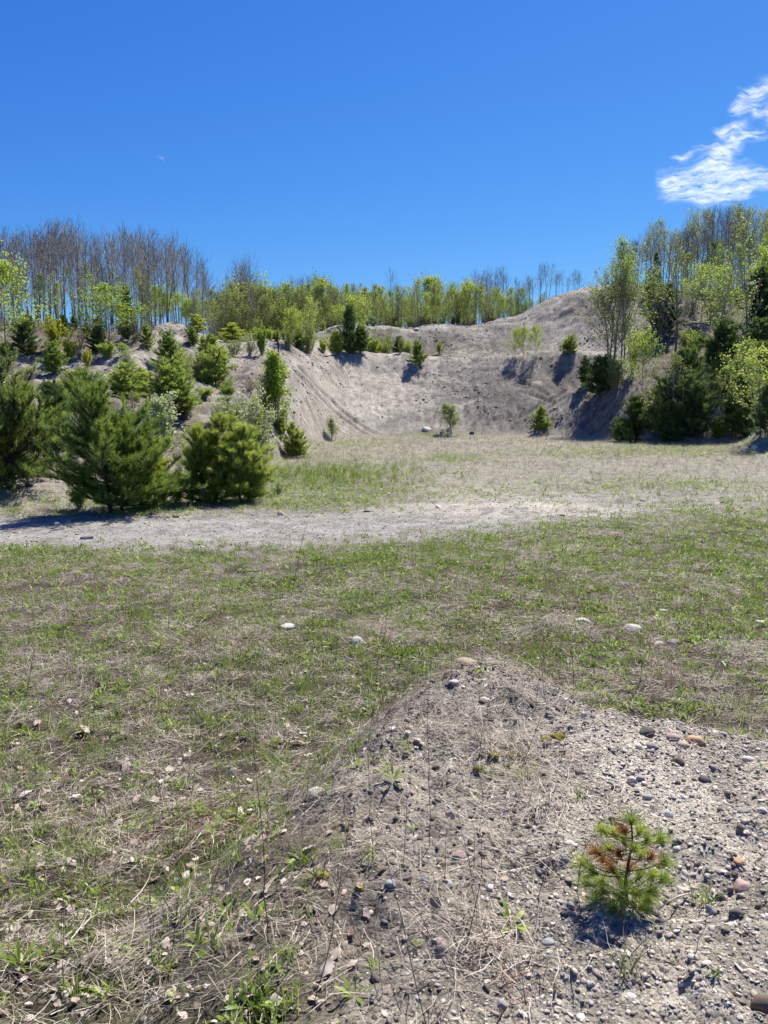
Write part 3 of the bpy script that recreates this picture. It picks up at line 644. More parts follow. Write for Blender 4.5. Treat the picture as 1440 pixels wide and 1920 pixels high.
near_pine('large green pine cut by the left edge of the picture', 18, 872, 672, 215, 303, 'needle', 3, 3000, 0.5, Y=19.6)
near_pine('blue-green pine behind and between the two big pines at left', 108, 872, 715, 110, 304, 'needle_dark', 1, 1800, 0.7, Y=21.5)
near_pine('tall slim yellow-green pine, left one of the pair beside the pit entrance', 405, 942, 772, 120, 305, 'needle_warm', 2, 2000, 0.75)
near_pine('wide yellow-green pine, right one of the pair beside the pit entrance', 468, 940, 792, 125, 306, 'needle', 2, 2200, 0.6)
near_pine('small green pine poking up behind the right pine of the pair', 446, 925, 778, 60, 307, 'needle', 1, 1000, 0.8, Y=20.6)
near_pine('olive green pine at the foot of the rubble left of the bright sand face', 548, 858, 792, 58, 308, 'needle', 2, 1000, 0.7)

P_ = [
 ('green_shrub',330,945,868,60,'leafy green shrub filling the gap between the near pines'),
 ('pale_shrub',520,930,895,40,'low pale shrub at the right foot of the pine pair'),
 ('green_shrub',150,955,900,60,'green shrub under the left side of the broad pine'),
 ('dull_shrub',60,860,800,80,'dull shrub under the left edge pine'),
 # kind, u, foot, tip, width, label
 ('pine',240,748,682,72,'dark pine bush on the rubble above the broad near pine'),
 ('pine',328,778,668,95,'tall dark pine in the middle of the rubble bank'),
 ('pine',270,742,692,60,'low dark pine joined to the left of the tall rubble-bank pine'),
 ('pine',386,712,664,46,'pine on the right rim of the rubble above the yellow shrubs'),
 ('pine',314,687,622,50,'round pine standing on the bare sandy saddle with a shadow at its foot'),
 ('pine',362,648,612,24,'small lone pine bush on the slope of the pale sand mound'),
 ('pine',397,668,628,36,'pine at the right foot of the pale sand mound'),
 ('pine_dark',394,618,556,38,'dark conical pine beside the light green saplings left of the middle'),
 ('pine',98,700,642,48,'dark pine bush on the upper left bank under the yellow sapling'),
 ('pine_dark',45,668,602,50,'dark green pine high on the left bank near the yellow-green tree'),
 ('pine_dark',183,662,612,40,'dark pine between the yellow sapling and the green tree'),
 ('pine',276,655,608,30,'dark pine at the left foot of the pale sand mound'),
 ('pine_dark',240,640,540,42,'tall dark pine in the shade behind the bright green tree at left'),
 ('pine',150,760,690,60,'blue-green pine half hidden behind the big near pines'),
 ('pine',784,686,640,30,'lone dark pine bush on the bench in the middle of the pit wall'),
 ('pine',1012,807,765,38,'round dark pine bush at the foot of the pit wall'),
 ('pine',1070,663,629,32,'pine bush on the right end of the bench'),
 ('pine_dark',676,662,611,40,'dark pine on the bench, right of the bright green sapling'),
 ('pine',630,663,622,34,'dark pine on the bench left of the bright green sapling'),
 ('pine_dark',655,664,575,36,'dark narrow pine behind the bright green sapling on the bench'),
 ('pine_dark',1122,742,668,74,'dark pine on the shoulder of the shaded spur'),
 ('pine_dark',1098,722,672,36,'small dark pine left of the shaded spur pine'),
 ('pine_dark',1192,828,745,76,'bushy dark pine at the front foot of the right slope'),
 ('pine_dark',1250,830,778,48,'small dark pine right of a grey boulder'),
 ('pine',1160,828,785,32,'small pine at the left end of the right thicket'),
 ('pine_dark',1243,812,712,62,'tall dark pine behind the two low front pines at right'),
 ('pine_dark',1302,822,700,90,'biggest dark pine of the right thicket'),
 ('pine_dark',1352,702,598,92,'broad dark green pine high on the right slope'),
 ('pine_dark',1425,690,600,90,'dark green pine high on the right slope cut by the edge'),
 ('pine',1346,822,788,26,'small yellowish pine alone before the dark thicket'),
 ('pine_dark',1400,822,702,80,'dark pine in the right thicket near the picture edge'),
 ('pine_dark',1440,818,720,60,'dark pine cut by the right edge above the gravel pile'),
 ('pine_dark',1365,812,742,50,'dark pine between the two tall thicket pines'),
 ('spruce',1228,560,468,36,'dark pointed spruce on top of the right hill'),
 ('spruce',1213,560,500,26,'smaller pointed spruce left of the hilltop spruce'),
 ('bright',12,665,495,78,'yellow-green leafy tree cut by the left edge'),
 ('bright',203,655,540,72,'bright green leafy tree before the bare wood at left'),
 ('yellow',104,655,580,44,'yellow sapling on the upper left bank'),
 ('yellow',132,680,622,34,'yellow-green shrub beside the yellow sapling'),
 ('yellow',163,692,648,22,'small bright yellow shrub on the left rubble'),
 ('green_shrub',202,672,635,52,'low green shrub on the edge of the sandy saddle'),
 ('green_shrub',232,665,640,34,'low yellow-green shrub right of the low green shrub'),
 ('yellow',8,780,735,30,'pale yellow-leaved shrub above the left edge pine'),
 ('pale_shrub',240,690,648,46,'pale dry-leaved shrub on the saddle beside the round pine'),
 ('poplar',517,802,664,60,'tall pale-leaved poplar before the bright sand face'),
 ('poplar',302,880,742,56,'cream-leaved sapling between the two big near pines'),
 ('poplar',622,826,784,22,'small light green sapling at the foot of the bright sand face'),
 ('poplar',847,813,757,30,'light green sapling at the foot of the middle of the pit wall'),
 ('bright',1003,668,612,17,'right one of three slim saplings on the bench rim'),
 ('bright',981,668,617,17,'middle one of three slim saplings on the bench rim'),
 ('bright',966,668,620,16,'left one of three slim saplings on the bench rim'),
 ('bright',664,640,558,40,'bright green sapling rising from the bench thicket'),
 ('pale_shrub',440,668,628,50,'pale shrub at the left of the bench'),
 ('pale_shrub',468,667,624,40,'pale shrub right of the first bench shrub'),
 ('green_shrub',492,667,600,34,'green sapling clump left of the black dead tree'),
 ('bright',548,656,584,30,'green sapling right of the black dead tree'),
 ('dull_shrub',580,660,596,34,'grey-green sapling clump on the bench'),
 ('aspen',580,655,560,32,'slender green sapling behind the grey-green bench clump'),
 ('green_shrub',606,662,628,26,'low green shrub on the bench left of the dark pines'),
 ('dull_shrub',727,662,620,34,'thin green shrub on the bench right of the dark pines'),
 ('dull_shrub',752,661,626,20,'small thin shrub near the lone bench pine'),
 ('dull_shrub',825,664,632,28,'dull shrub on the slope beside the lone bench pine'),
 ('snag',523,678,588,8,'black dead tree standing at the rim of the bright sand face'),
 ('green_shrub',350,782,738,44,'yellow-green shrub under the tall dark rubble pine'),
 ('green_shrub',385,748,722,50,'low yellow-green growth behind the small gravel knoll'),
 ('green_shrub',425,745,720,40,'low green growth on top of the small gravel knoll'),
 ('dull_shrub',360,942,880,30,'thin pale shrub between the near pines by the track'),
 ('pale_shrub',338,938,850,44,'pale leafy shrub between the broad pine and the pine pair'),
 ('pale_shrub',385,946,905,40,'low pale-leaved shrub at the foot of the pine pair'),
 ('dry_shrub',470,735,695,60,'brown leafless brush on the slope left of the poplar'),
 ('dry_shrub',498,760,715,50,'brown leafless brush just left of the poplar trunk'),
 ('green_shrub',528,822,775,40,'green shrub at the foot of the tall poplar'),
 ('clump',1148,692,478,92,'tall pale green clump of several trunks on the spur'),
 ('clump',1165,690,455,70,'greyish tall clump with bare tops on the spur'),
 ('vase',1265,692,500,112,'forked tree with spreading bare limbs on the right slope'),
 ('bright',1316,600,500,38,'bright yellow-green tree near the hilltop at right'),
 ('bright',1203,742,632,42,'bright green sapling at the edge of the shaded spur'),
 ('sparse',1402,690,420,62,'tallest slim tree on the right slope near the edge'),
 ('aspen',1360,660,505,60,'green tree before the wood on the right slope'),
 ('aspen',1225,640,500,44,'green tree left of the forked tree'),
 ('sparse',1335,700,470,50,'thin tree between the forked tree and the tallest slim tree'),
 ('bright',1437,600,470,50,'yellow-green tree cut by the right edge'),
 ('yellow',1300,735,690,24,'small yellow-leaved sapling above the dark thicket'),
 ('dull_shrub',1345,760,680,30,'thin green sapling above the dark thicket'),
 ('aspen',1375,822,640,60,'thin-stemmed green tree rising through the right thicket'),
 ('aspen',1425,820,660,60,'yellowish thin tree at the right end of the thicket'),
 ('green_shrub',1178,832,795,30,'bright yellow-green shrub at the foot of the right thicket'),
 ('dry_shrub',1212,832,798,30,'grey twiggy brush beside the bright thicket shrub'),
 ('dull_shrub',1150,735,650,60,'thin dull shrub on the spur under the pale green clump'),
 ('dull_shrub',1185,700,600,40,'thin young tree right of the pale green clump'),
 ('dull_shrub',1285,660,610,60,'grey-green brush beside the forked tree'),
 ('green_shrub',1305,670,615,46,'light green shrub left of the broad high pine'),
 ('dry_shrub',1265,720,660,90,'dark leafless brush under the forked tree'),
 ('dry_shrub',1330,740,670,90,'dark leafless brush above the biggest thicket pine'),
 ('dry_shrub',1400,740,670,90,'dark leafless brush near the right edge'),
 ('dry_shrub',1345,815,740,60,'reddish brown brush inside the right thicket'),
 ('dry_shrub',1215,780,720,60,'brown brush between the spur and the thicket'),
 ('yellow',1430,720,660,50,'yellow-leaved bush near the right edge above the thicket'),
 ('dry_shrub',60,660,612,80,'leafless brown brush on the crest at far left'),
 ('dry_shrub',150,655,600,80,'leafless brown brush behind the yellow sapling'),
 ('dry_shrub',255,640,570,60,'grey leafless brush behind the bright green tree'),
 ('dry_shrub',60,712,680,50,'dry brush on the left bank above the near pines'),
 ('pine_warm',370,625,590,34,'yellow-green pine behind the pale sand mound'),
 ('pine_warm',436,640,605,38,'yellow-green low pine behind the bench left of the middle'),
 ('pine',462,640,590,28,'green pine behind the pale bench shrubs'),
]
for k, u, vb, vt, wp, lb in P_:
    plant(k, u, vb, vt, wp, lb, var=(0 if u == 517 else 1) if k == 'poplar' else None)
# leafy saplings behind the sand mound and along the left wood edge
LAND = {
 'left wood': [(-200,30,'above the left edge tree'),(30,90,'right of the left edge tree'),(90,130,'above the yellow sapling'),(130,180,'right of the yellow sapling'),(180,230,'above the bright green tree'),(230,270,'above the tall shaded pine'),(270,320,'left of the pale sand mound'),(320,360,'above the pale sand mound'),(360,430,'over the dark conical pine')],
 'middle wood': [(380,440,'at its left end'),(440,500,'over the pale bench shrubs'),(500,540,'behind the black dead tree'),(540,600,'behind the grey-green clump'),(600,650,'left of the bright sapling'),(650,700,'behind the bright sapling'),(700,740,'by the tallest bare tree'),(740,790,'left of the skyline dip'),(790,850,'right of the skyline dip'),(850,910,'over the grey mid slope'),(910,960,'before the right mound rise'),(960,1010,'over the slim saplings'),(1010,1120,'above the right mound shoulder')],
 'right hill': [(1080,1140,'at its left end'),(1140,1175,'behind the pale green clump'),(1175,1215,'over the hilltop lip'),(1215,1250,'above the pointed spruce'),(1250,1290,'above the forked tree'),(1290,1330,'over the bright hilltop tree'),(1330,1370,'under the cloud'),(1370,1415,'above the tallest slope tree'),(1415,1460,'at the right edge'),(1460,1700,'cut by the right edge')]}
LAND['left bank'] = [(-50,120,'behind the big pines'),(120,240,'behind the broad pine'),(240,330,'by the tall rubble pine'),(330,400,'under the rim pine'),(400,460,'by the gravel knoll'),(460,560,'near the tall poplar')]
LAND['wall foot'] = [(740,800,'left of the pale slab'),(800,850,'around the wall-foot sapling'),(850,960,'right of the wall-foot sapling')]
REG = []
def wood(n_, u0, u1, Y0, Y1, top, kinds, group, labels, jit=14, seed=1, land='left wood', lay=None):
    rng = np.random.default_rng(seed); ks = [k for k, w_ in kinds]; pw = np.array([w_ for k, w_ in kinds], float); pw /= pw.sum()
    for i in range(n_):
        u = u0+(u1-u0)*(i+rng.uniform(-0.4, 1.4))/n_; Y = Y0+(Y1-Y0)*rng.random()**0.9
        tu = np.interp(u, [a for a, b in top], [b for a, b in top])
        k = ks[rng.choice(len(ks), p=pw)]
        if land == 'left bank' and k == 'pine' and u > 370: k = 'pale_shrub'
        off = abs(rng.normal(0, jit)); vt = tu+off
        if land == 'left bank' and u > 370: vt += 14
        x = (u-720)/F*Y*1.01; z = Hs(x, Y); hh = float(z_at(vt, Y))-z
        if hh < 0.35: continue
        name, cat, w0 = KIND[k]; vs = PROTO[k]
        o = put(vs[rng.integers(len(vs))], name, cat, '', (x, Y, z-0.1), hh*rng.uniform(0.8, 1.15) if hh < 12 else 12*rng.uniform(0.8, 1.1), hh, rng.uniform(0, 6.28), group+' ('+cat+'s)')
        row = 'front' if Y < Y0+(Y1-Y0)/3 else 'back' if Y > Y0+(Y1-Y0)*2/3 else 'middle'
        size = 'tall' if off < jit*.45 else 'short' if off > jit*1.1 else 'mid-height'
        lm = [t for a, b, t in LAND[land] if a <= u < b]
        REG.append((u, o, size+' '+labels[k], row+' row', lm[0] if lm else 'at its end'))
def label_woods():
    from collections import defaultdict
    by = defaultdict(list)
    for u, o, a, r, l in REG: by[(a, r, l)].append((u, o))
    seen = set()
    for (a, r, l), m_ in by.items():
        m_.sort(key=lambda t: t[0]); n_ = len(m_)
        W = {1: [''], 2: ['left', 'right'], 3: ['left', 'middle', 'right']}.get(n_, ['first', 'second', 'third', 'fourth', 'fifth', 'sixth', 'seventh', 'eighth', 'ninth', 'tenth', 'eleventh', 'twelfth'])
        for k, (u, o) in enumerate(m_):
            o['label'] = ((W[min(k, len(W)-1)]+' ') if n_ > 1 else '')+a+', '+r+', '+l
TOPL = [(-80,420),(10,425),(60,440),(100,430),(140,400),(180,425),(210,445),(240,425),(280,430),(330,435),(370,455),(398,485),(420,530)]
wood(84, -70, 408, 50, 74, TOPL, [('bare', 1)], 'wood on the left bank', {'bare': 'leafless tree of left wood'}, 16, 11, 'left wood')
TOPL2 = [(-80,500),(0,500),(120,500),(250,485),(330,500),(380,540),(410,560)]
wood(48, -60, 420, 48, 64, TOPL2, [('sparse', 1), ('aspen', .5), ('bare', .5)], 'understory of the left wood', {'sparse': 'budding tree of left wood', 'aspen': 'green slim tree of left wood', 'bare': 'low leafless tree of left wood'}, 20, 12, 'left wood')
wood(10, 285, 400, 52, 60, [(285,525),(300,530),(330,545),(400,560)], [('bright', 1), ('aspen', .5)], 'saplings behind the pale sand mound', {'bright': 'light green sapling of left wood', 'aspen': 'slim green sapling of left wood'}, 8, 13, 'left wood')
wood(30, -60, 310, 44, 54, [(-60,560),(100,590),(300,580)], [('dry_shrub', 2), ('dull_shrub', 1), ('pine_dark', 1)], 'brush under the left wood', {'dry_shrub': 'leafless brush under left wood', 'dull_shrub': 'budding shrub under left wood', 'pine_dark': 'dark pine under left wood'}, 10, 14, 'left wood')
TOPM = [(400,550),(430,538),(470,530),(500,545),(530,528),(570,540),(600,525),(640,530),(690,528),(720,538),(760,530),(800,522),(830,532),(860,524),(900,535),(960,538),(1020,548)]
wood(150, 408, 1030, 84, 98, TOPM, [('aspen', 1), ('sparse', .3), ('bare', .25), ('bright', .12)], 'green wood behind the pit', {'sparse': 'thin-leaved tree of middle wood', 'bare': 'leafless tree of middle wood', 'bright': 'bright green tree of middle wood', 'aspen': 'green aspen of middle wood'}, 17, 21, 'middle wood')
wood(40, 420, 1000, 83, 88, [(420,575),(700,572),(1000,572)], [('aspen', 2), ('dull_shrub', 1)], 'undergrowth behind the pit', {'aspen': 'low aspen before middle wood', 'dull_shrub': 'green shrub fronting middle wood'}, 12, 22, 'middle wood')
TOPB = [(430,530),(458,500),(475,478),(490,530),(520,540),(540,530),(560,512),(590,515),(620,528),(700,540),(728,500),(745,540),(830,540),(860,510),(900,505),(930,495),(950,515),(975,530),(990,500),(1020,485),(1050,510),(1065,500),(1085,530)]
wood(40, 425, 680, 84, 100, TOPB, [('bare', 1)], 'bare trees behind the left half of the pit', {'bare': 'slender bare tree of middle wood'}, 12, 23, 'middle wood')
wood(44, 830, 1085, 84, 100, TOPB, [('bare', 1)], 'bare trees behind the right half of the pit', {'bare': 'slender bare tree of middle wood'}, 12, 24, 'middle wood')
plant('bare', 729, 612, 500, 22, 'lone tall leafless tree sticking out of the middle of the green wood', Y=88)
plant('bare', 474, 620, 474, 26, 'tallest leafless tree over the green wood left of the middle', Y=84)
TOPR = [(1110,500),(1130,480),(1150,450),(1180,440),(1200,408),(1235,425),(1260,425),(1290,380),(1330,385),(1370,378),(1400,395),(1440,380),(1520,380)]
wood(96, 1112, 1500, 82, 98, TOPR, [('bare', 4), ('sparse', 3)], 'wood on the right hill', {'bare': 'leafless tree of right wood', 'sparse': 'thinly leafed tree of right wood'}, 14, 31, 'right hill')
wood(22, 1215, 1490, 78, 94, [(1215,500),(1240,475),(1300,455),(1440,430),(1500,430)], [('aspen', 1)], 'green trees on the right hill', {'aspen': 'green tree of right wood'}, 16, 32, 'right hill')
wood(40, 1205, 1480, 64, 78, [(1215,520),(1300,500),(1440,500)], [('aspen', 1), ('sparse', 1), ('dry_shrub', 1), ('pine_dark', .4)], 'mixed growth on the upper right slope', {'aspen': 'green upper-slope sapling', 'sparse': 'thin budding upper-slope tree', 'dry_shrub': 'leafless upper-slope brush', 'pine_dark': 'dark upper-slope pine'}, 20, 33, 'right hill')
wood(46, 1190, 1500, 47, 60, [(1200,700),(1260,650),(1330,640),(1440,630)], [('pine_dark', 2), ('dry_shrub', 2), ('aspen', 1.2), ('dull_shrub', 1)], 'thicket on the lower right slope', {'aspen': 'thin green thicket sapling', 'dry_shrub': 'dark leafless thicket brush', 'pine_dark': 'dark thicket pine', 'dull_shrub': 'dull green thicket shrub'}, 24, 34, 'right hill')
wood(56, 400, 1040, 98, 118, [(400,552),(1040,552)], [('aspen', 3), ('dull_shrub', 1)], 'deep part of the green wood', {'aspen': 'dim aspen deep in middle wood', 'dull_shrub': 'dim shrub deep in middle wood'}, 8, 25, 'middle wood')
wood(50, 405, 1010, 82, 90, [(400,592),(1010,582)], [('dry_shrub', 1), ('dull_shrub', 1), ('dull_shrub', 1)], 'brush fronting the middle wood', {'dry_shrub': 'brown brush under middle wood', 'dull_shrub': 'grey-green brush under middle wood'}, 6, 26, 'middle wood')
wood(20, 585, 775, 69.5, 73, [(585,612),(640,618),(690,622),(775,632)], [('dull_shrub', 3), ('green_shrub', 2), ('pine_dark', 1.5), ('pale_shrub', 1.5)], 'bushes on the bench', {'dull_shrub': 'dull bush on bench', 'green_shrub': 'green bush on bench', 'pine_dark': 'dark pine bush on bench', 'pale_shrub': 'pale bush on bench'}, 10, 27, 'middle wood')
wood(34, 425, 590, 58, 68, [(425,618),(500,606),(590,610)], [('dull_shrub', 3), ('green_shrub', 2), ('pine_dark', 1.5), ('pale_shrub', 1.5)], 'bushes on the bench', {'dull_shrub': 'dull bush on bench', 'green_shrub': 'green bush on bench', 'pine_dark': 'dark pine bush on bench', 'pale_shrub': 'pale bush on bench'}, 10, 29, 'middle wood')
wood(62, 20, 425, 37, 48, [(20,625),(150,628),(300,640),(425,625)], [('dull_shrub', 3), ('green_shrub', 2), ('pine', 1.5), ('dry_shrub', 2)], 'bushes on the upper left bank', {'dull_shrub': 'dull bush on upper bank', 'green_shrub': 'green bush on upper bank', 'pine': 'pine bush on upper bank', 'dry_shrub': 'leafless bush on upper bank'}, 14, 15, 'left wood')
wood(40, 20, 500, 25, 37, [(20,700),(150,715),(300,715),(420,705),(500,700)], [('dull_shrub', 2.5), ('green_shrub', 1.5), ('pine', 1.4), ('pale_shrub', 1.2), ('dry_shrub', 1)], 'bushes on the lower left bank', {'dull_shrub': 'dull bush on lower bank', 'pale_shrub': 'pale bush on lower bank', 'green_shrub': 'green bush, lower bank', 'pine': 'pine bush on lower bank', 'dry_shrub': 'leafless bush on lower bank'}, 16, 16, 'left bank')
wood(20, 770, 920, 56, 58.5, [(770,804),(845,800),(920,810)], [('dull_shrub', 2), ('green_shrub', 1), ('dry_shrub', 1)], 'low growth at the foot of the pit wall', {'dull_shrub': 'dull low plant', 'green_shrub': 'green low plant', 'dry_shrub': 'brown low plant'}, 4, 28, 'wall foot')
label_woods()
# weak low brush all over the left rubble bank
rng = np.random.default_rng(5); LB = []
for i in range(30):
    u = rng.uniform(60, 520); v = rng.uniform(690, 860); k = ['dull_shrub', 'dry_shrub', 'pale_shrub', 'green_shrub'][rng.integers(4)]
    o = plant(k, u, v, v-rng.uniform(12, 30), rng.uniform(16, 44), 'x', group='low bushes on the left rubble bank')
    if o: LB.append((u, v, k, o))
WHERE = [(60, 150, 'behind the big pines at the left'), (150, 250, 'behind the broad pine'), (250, 330, 'near the tall pine'), (330, 420, 'below the rim pine'), (420, 480, 'on the small gravel knoll'), (480, 521, 'beside the tall poplar')]
ORD = ['first', 'second', 'third', 'fourth', 'fifth', 'sixth', 'seventh', 'eighth']
for u0_, u1_, t_ in WHERE:
    for k_, nm_ in (('dull_shrub', 'dull green low bush'), ('dry_shrub', 'leafless low bush'), ('pale_shrub', 'pale low bush'), ('green_shrub', 'green low bush')):
        m_ = sorted([q for q in LB if u0_ <= q[0] < u1_ and q[2] == k_], key=lambda q: q[1])
        for j, q in enumerate(m_): q[3]['label'] = nm_+(', '+ORD[min(j, 7)]+' from top,' if len(m_) > 1 else '')+' on the rubble '+t_
# ---------------------------------------------------------------- scattered cover (countless: stuff)
def ico(sub):
    import bmesh
    bm = bmesh.new(); bmesh.ops.create_icosphere(bm, subdivisions=sub, radius=1.0)
    V = np.array([v.co[:] for v in bm.verts]); Fc = np.array([[v.index for v in f.verts] for f in bm.faces]); bm.free(); return V, Fc
ICO = {1: ico(1), 2: ico(2), 3: ico(3)}
def stone_mesh(name, mat, seed, sub=2, flat=0.5, rough=0.18, ang=0.0):
    V, Fc = ICO[sub]; rng = np.random.default_rng(seed); V = V.copy()
    for k in range(5+int(ang*8)):         # planed faces
        d = unit(rng.normal(size=3)); c = rng.uniform(0.62, 0.9)-0.15*ang; p_ = V@d; V -= np.maximum(p_-c, 0)[:, None]*d*0.85
    V *= 1+rough*0.5*(fbm(V[:, 0]*1.3+seed, V[:, 1]*1.3+V[:, 2]*2, 2, seed)[:, None])
    V *= [rng.uniform(0.8, 1.0), rng.uniform(0.55, 0.85), flat]
    return mesh_np(name, V, [Fc], mat, sub > 1)
def proto_coll(name, meshes):
    c = bpy.data.collections.new(name)
    for i, me in enumerate(meshes):
        o = bpy.data.objects.new('%s_piece_%02d' % (name, i), me); c.objects.link(o)
    return c
def scatter(name, label, coll, P, rot, scl, idx, parent=None):
    me = bpy.data.meshes.new(name); me.vertices.add(len(P)); me.vertices.foreach_set('co', np.asarray(P, np.float32).ravel())
    for k, t, a in (('rot', 'FLOAT_VECTOR', rot), ('scl', 'FLOAT_VECTOR', scl), ('idx', 'INT', idx)):
        at = me.attributes.new(k, t, 'POINT'); at.data.foreach_set('value' if t == 'INT' else 'vector', np.asarray(a, np.int32 if t == 'INT' else np.float32).ravel())
    o = link(name, me, parent)
    ng = bpy.data.node_groups.new('scatter_'+name, 'GeometryNodeTree')
    ng.interface.new_socket('Geometry', in_out='INPUT', socket_type='NodeSocketGeometry'); ng.interface.new_socket('Geometry', in_out='OUTPUT', socket_type='NodeSocketGeometry')
    gi = ng.nodes.new('NodeGroupInput'); go = ng.nodes.new('NodeGroupOutput'); ip = ng.nodes.new('GeometryNodeInstanceOnPoints'); ci = ng.nodes.new('GeometryNodeCollectionInfo')
    ci.inputs['Collection'].default_value = coll; ci.inputs['Separate Children'].default_value = True; ci.inputs['Reset Children'].default_value = True
    def na(nm, dt):
        k = ng.nodes.new('GeometryNodeInputNamedAttribute'); k.data_type = dt; k.inputs['Name'].default_value = nm; return k.outputs[0]
    er = ng.nodes.new('FunctionNodeEulerToRotation'); ng.links.new(na('rot', 'FLOAT_VECTOR'), er.inputs[0])
    ip.inputs['Pick Instance'].default_value = True
    ng.links.new(gi.outputs[0], ip.inputs['Points']); ng.links.new(ci.outputs[0], ip.inputs['Instance']); ng.links.new(na('idx', 'INT'), ip.inputs['Instance Index'])
    ng.links.new(er.outputs[0], ip.inputs['Rotation']); ng.links.new(na('scl', 'FLOAT_VECTOR'), ip.inputs['Scale']); ng.links.new(ip.outputs[0], go.inputs[0])
    md = o.modifiers.new('scatter', 'NODES'); md.node_group = ng
    return tag(o, label, None, None, 'stuff')
def strips(acc, P, D, L, W, rng, lift=0.0, curl=0.0, seg=2, tint=None):
    """thin grass blades / straws of seg quads with taper"""
    n_ = len(P); D = unit(D); side = unit(np.cross(D, rng.normal(size=(n_, 3))*[0.3, 0.3, 1]+[0, 0, 0.5]))
    pts = []; p_ = P.copy(); d = D.copy(); L = np.broadcast_to(L, (n_,)); W = np.broadcast_to(W, (n_,))
    for k in range(seg+1):
        w_ = W*(1-(k/seg)**2*0.9)*0.5
        pts.append(p_-side*w_[:, None]); pts.append(p_+side*w_[:, None])
        p_ = p_+d*(L/seg)[:, None]; d = unit(d+np.array([0, 0, lift])+curl*rng.normal(size=(n_, 3)))
    V = np.stack(pts, 1); m_ = 2*(seg+1); F_ = []
    b0 = np.arange(n_)[:, None]*m_
    for k in range(seg): F_.append(b0+np.array([2*k, 2*k+1, 2*k+3, 2*k+2]))
    t = rng.uniform(0, 1, n_) if tint is None else tint
    acc.add(V.reshape(-1, 3), np.concatenate(F_), np.repeat(t, m_))
def mk_straw(i):
    rng = np.random.default_rng(400+i); a = Acc(); n_ = 34; dom = rng.uniform(0, 6.28)
    P = np.stack([rng.normal(0, .07, n_), rng.normal(0, .07, n_), rng.uniform(0.001, .016, n_)], 1); an = np.where(rng.random(n_) < .55, dom+rng.normal(0, .35, n_), rng.uniform(0, 6.28, n_))
    D = np.stack([np.cos(an), np.sin(an), rng.normal(0.06, .14, n_)], 1)
    strips(a, P, D, rng.uniform(.03, .14, n_), rng.uniform(.0011, .0027, n_), rng, -0.06, 0.16, 3)
    return a.mesh('straw_piece', M['straw'])
def mk_grass(i, n_=15, h0=.05, h1=.13, w_=.0038, mat='grass', r=.02, sp=.35):
    rng = np.random.default_rng(420+i); a = Acc()
    P = np.stack([rng.normal(0, r, n_), rng.normal(0, r, n_), np.full(n_, -.004)], 1)
    D = np.stack([rng.normal(0, sp, n_), rng.normal(0, sp, n_), np.ones(n_)], 1)
    strips(a, P, D, rng.uniform(h0, h1, n_), rng.uniform(w_*.6, w_*1.3, n_), rng, -0.22, 0.10, 3)
    return a.mesh('grass_piece', M[mat])
def mk_weed(i):
    rng = np.random.default_rng(440+i); a = Acc(); n_ = 8+i % 3*2
    an = np.arange(n_)*2.4+rng.normal(0, .3, n_); up = rng.uniform(.35, 1.8, n_)
    D = np.stack([np.cos(an), np.sin(an), up], 1); P = D*[.004, .004, 0]
    side = unit(np.cross(D, [0, 0, 1])); L = rng.uniform(.035, .085, n_)[:, None]; W = rng.uniform(.007, .014, n_)[:, None]; D = unit(D)
    dr = np.array([0, 0, -.25])*L
    V = np.stack([P, P+D*L*.45-side*W*.5, P+D*L*.45+side*W*.5+[0, 0, .002], P+D*L*.8-side*W*.35+dr*.4, P+D*L*.8+side*W*.35+dr*.4, P+D*L+dr*.8], 1).reshape(-1, 3)
    b0 = np.arange(n_)[:, None]*6; t = np.repeat(rng.uniform(.3, 1, n_), 6)
    n0 = a.n; a.add(V, b0+np.array([1, 2, 4, 3]), t); a.F3 += [n0+b0+np.array([0, 2, 1]), n0+b0+np.array([3, 4, 5])]
    return a.mesh('weed_piece', M['grass'])
def mk_herb(i):
    rng = np.random.default_rng(460+i); a = Acc(); P = np.stack([rng.normal(0, .045, 26), rng.normal(0, .045, 26), rng.uniform(.003, .03, 26)], 1)
    leaves(a, P, 0.017, rng, 0.35, None, 0.6); return a.mesh('herb_piece', M['grass'])
def mk_red(i):
    rng = np.random.default_rng(480+i); a = Acc(); n_ = 40
    P = np.stack([rng.normal(0, .06, n_), rng.normal(0, .06, n_), rng.uniform(0, .01, n_)], 1); D = rng.normal(size=(n_, 3)); D[:, 2] = np.abs(D[:, 2])*.6+.1
    strips(a, P, D, rng.uniform(.02, .07, n_), rng.uniform(.002, .004, n_), rng, 0, .15, 2); return a.mesh('litter_piece', M['redstraw'])
def dead_leaf_mesh(i):
    rng = np.random.default_rng(500+i); a = Acc(); nx, ny = 5, 4
    uu, vv = np.meshgrid(np.linspace(-1, 1, nx), np.linspace(-1, 1, ny)); w_ = np.sqrt(np.clip(1.08-uu**2, 0, 1))*(0.62+.14*rng.normal(size=uu.shape))
    curl = rng.uniform(.1, .6); x = uu; y = vv*w_; z = .5*curl*(y*y)+.35*rng.uniform(-1, 1)*x*x+.12*rng.normal(size=uu.shape)
    k = np.arange(nx*ny).reshape(ny, nx); a.add(np.stack([x, y, z], -1).reshape(-1, 3)*.5, np.stack([k[:-1, :-1], k[:-1, 1:], k[1:, 1:], k[1:, :-1]], -1).reshape(-1, 4), rng.uniform(0, 1))
    return a.mesh('dead_leaf', M['deadleaf'], True)
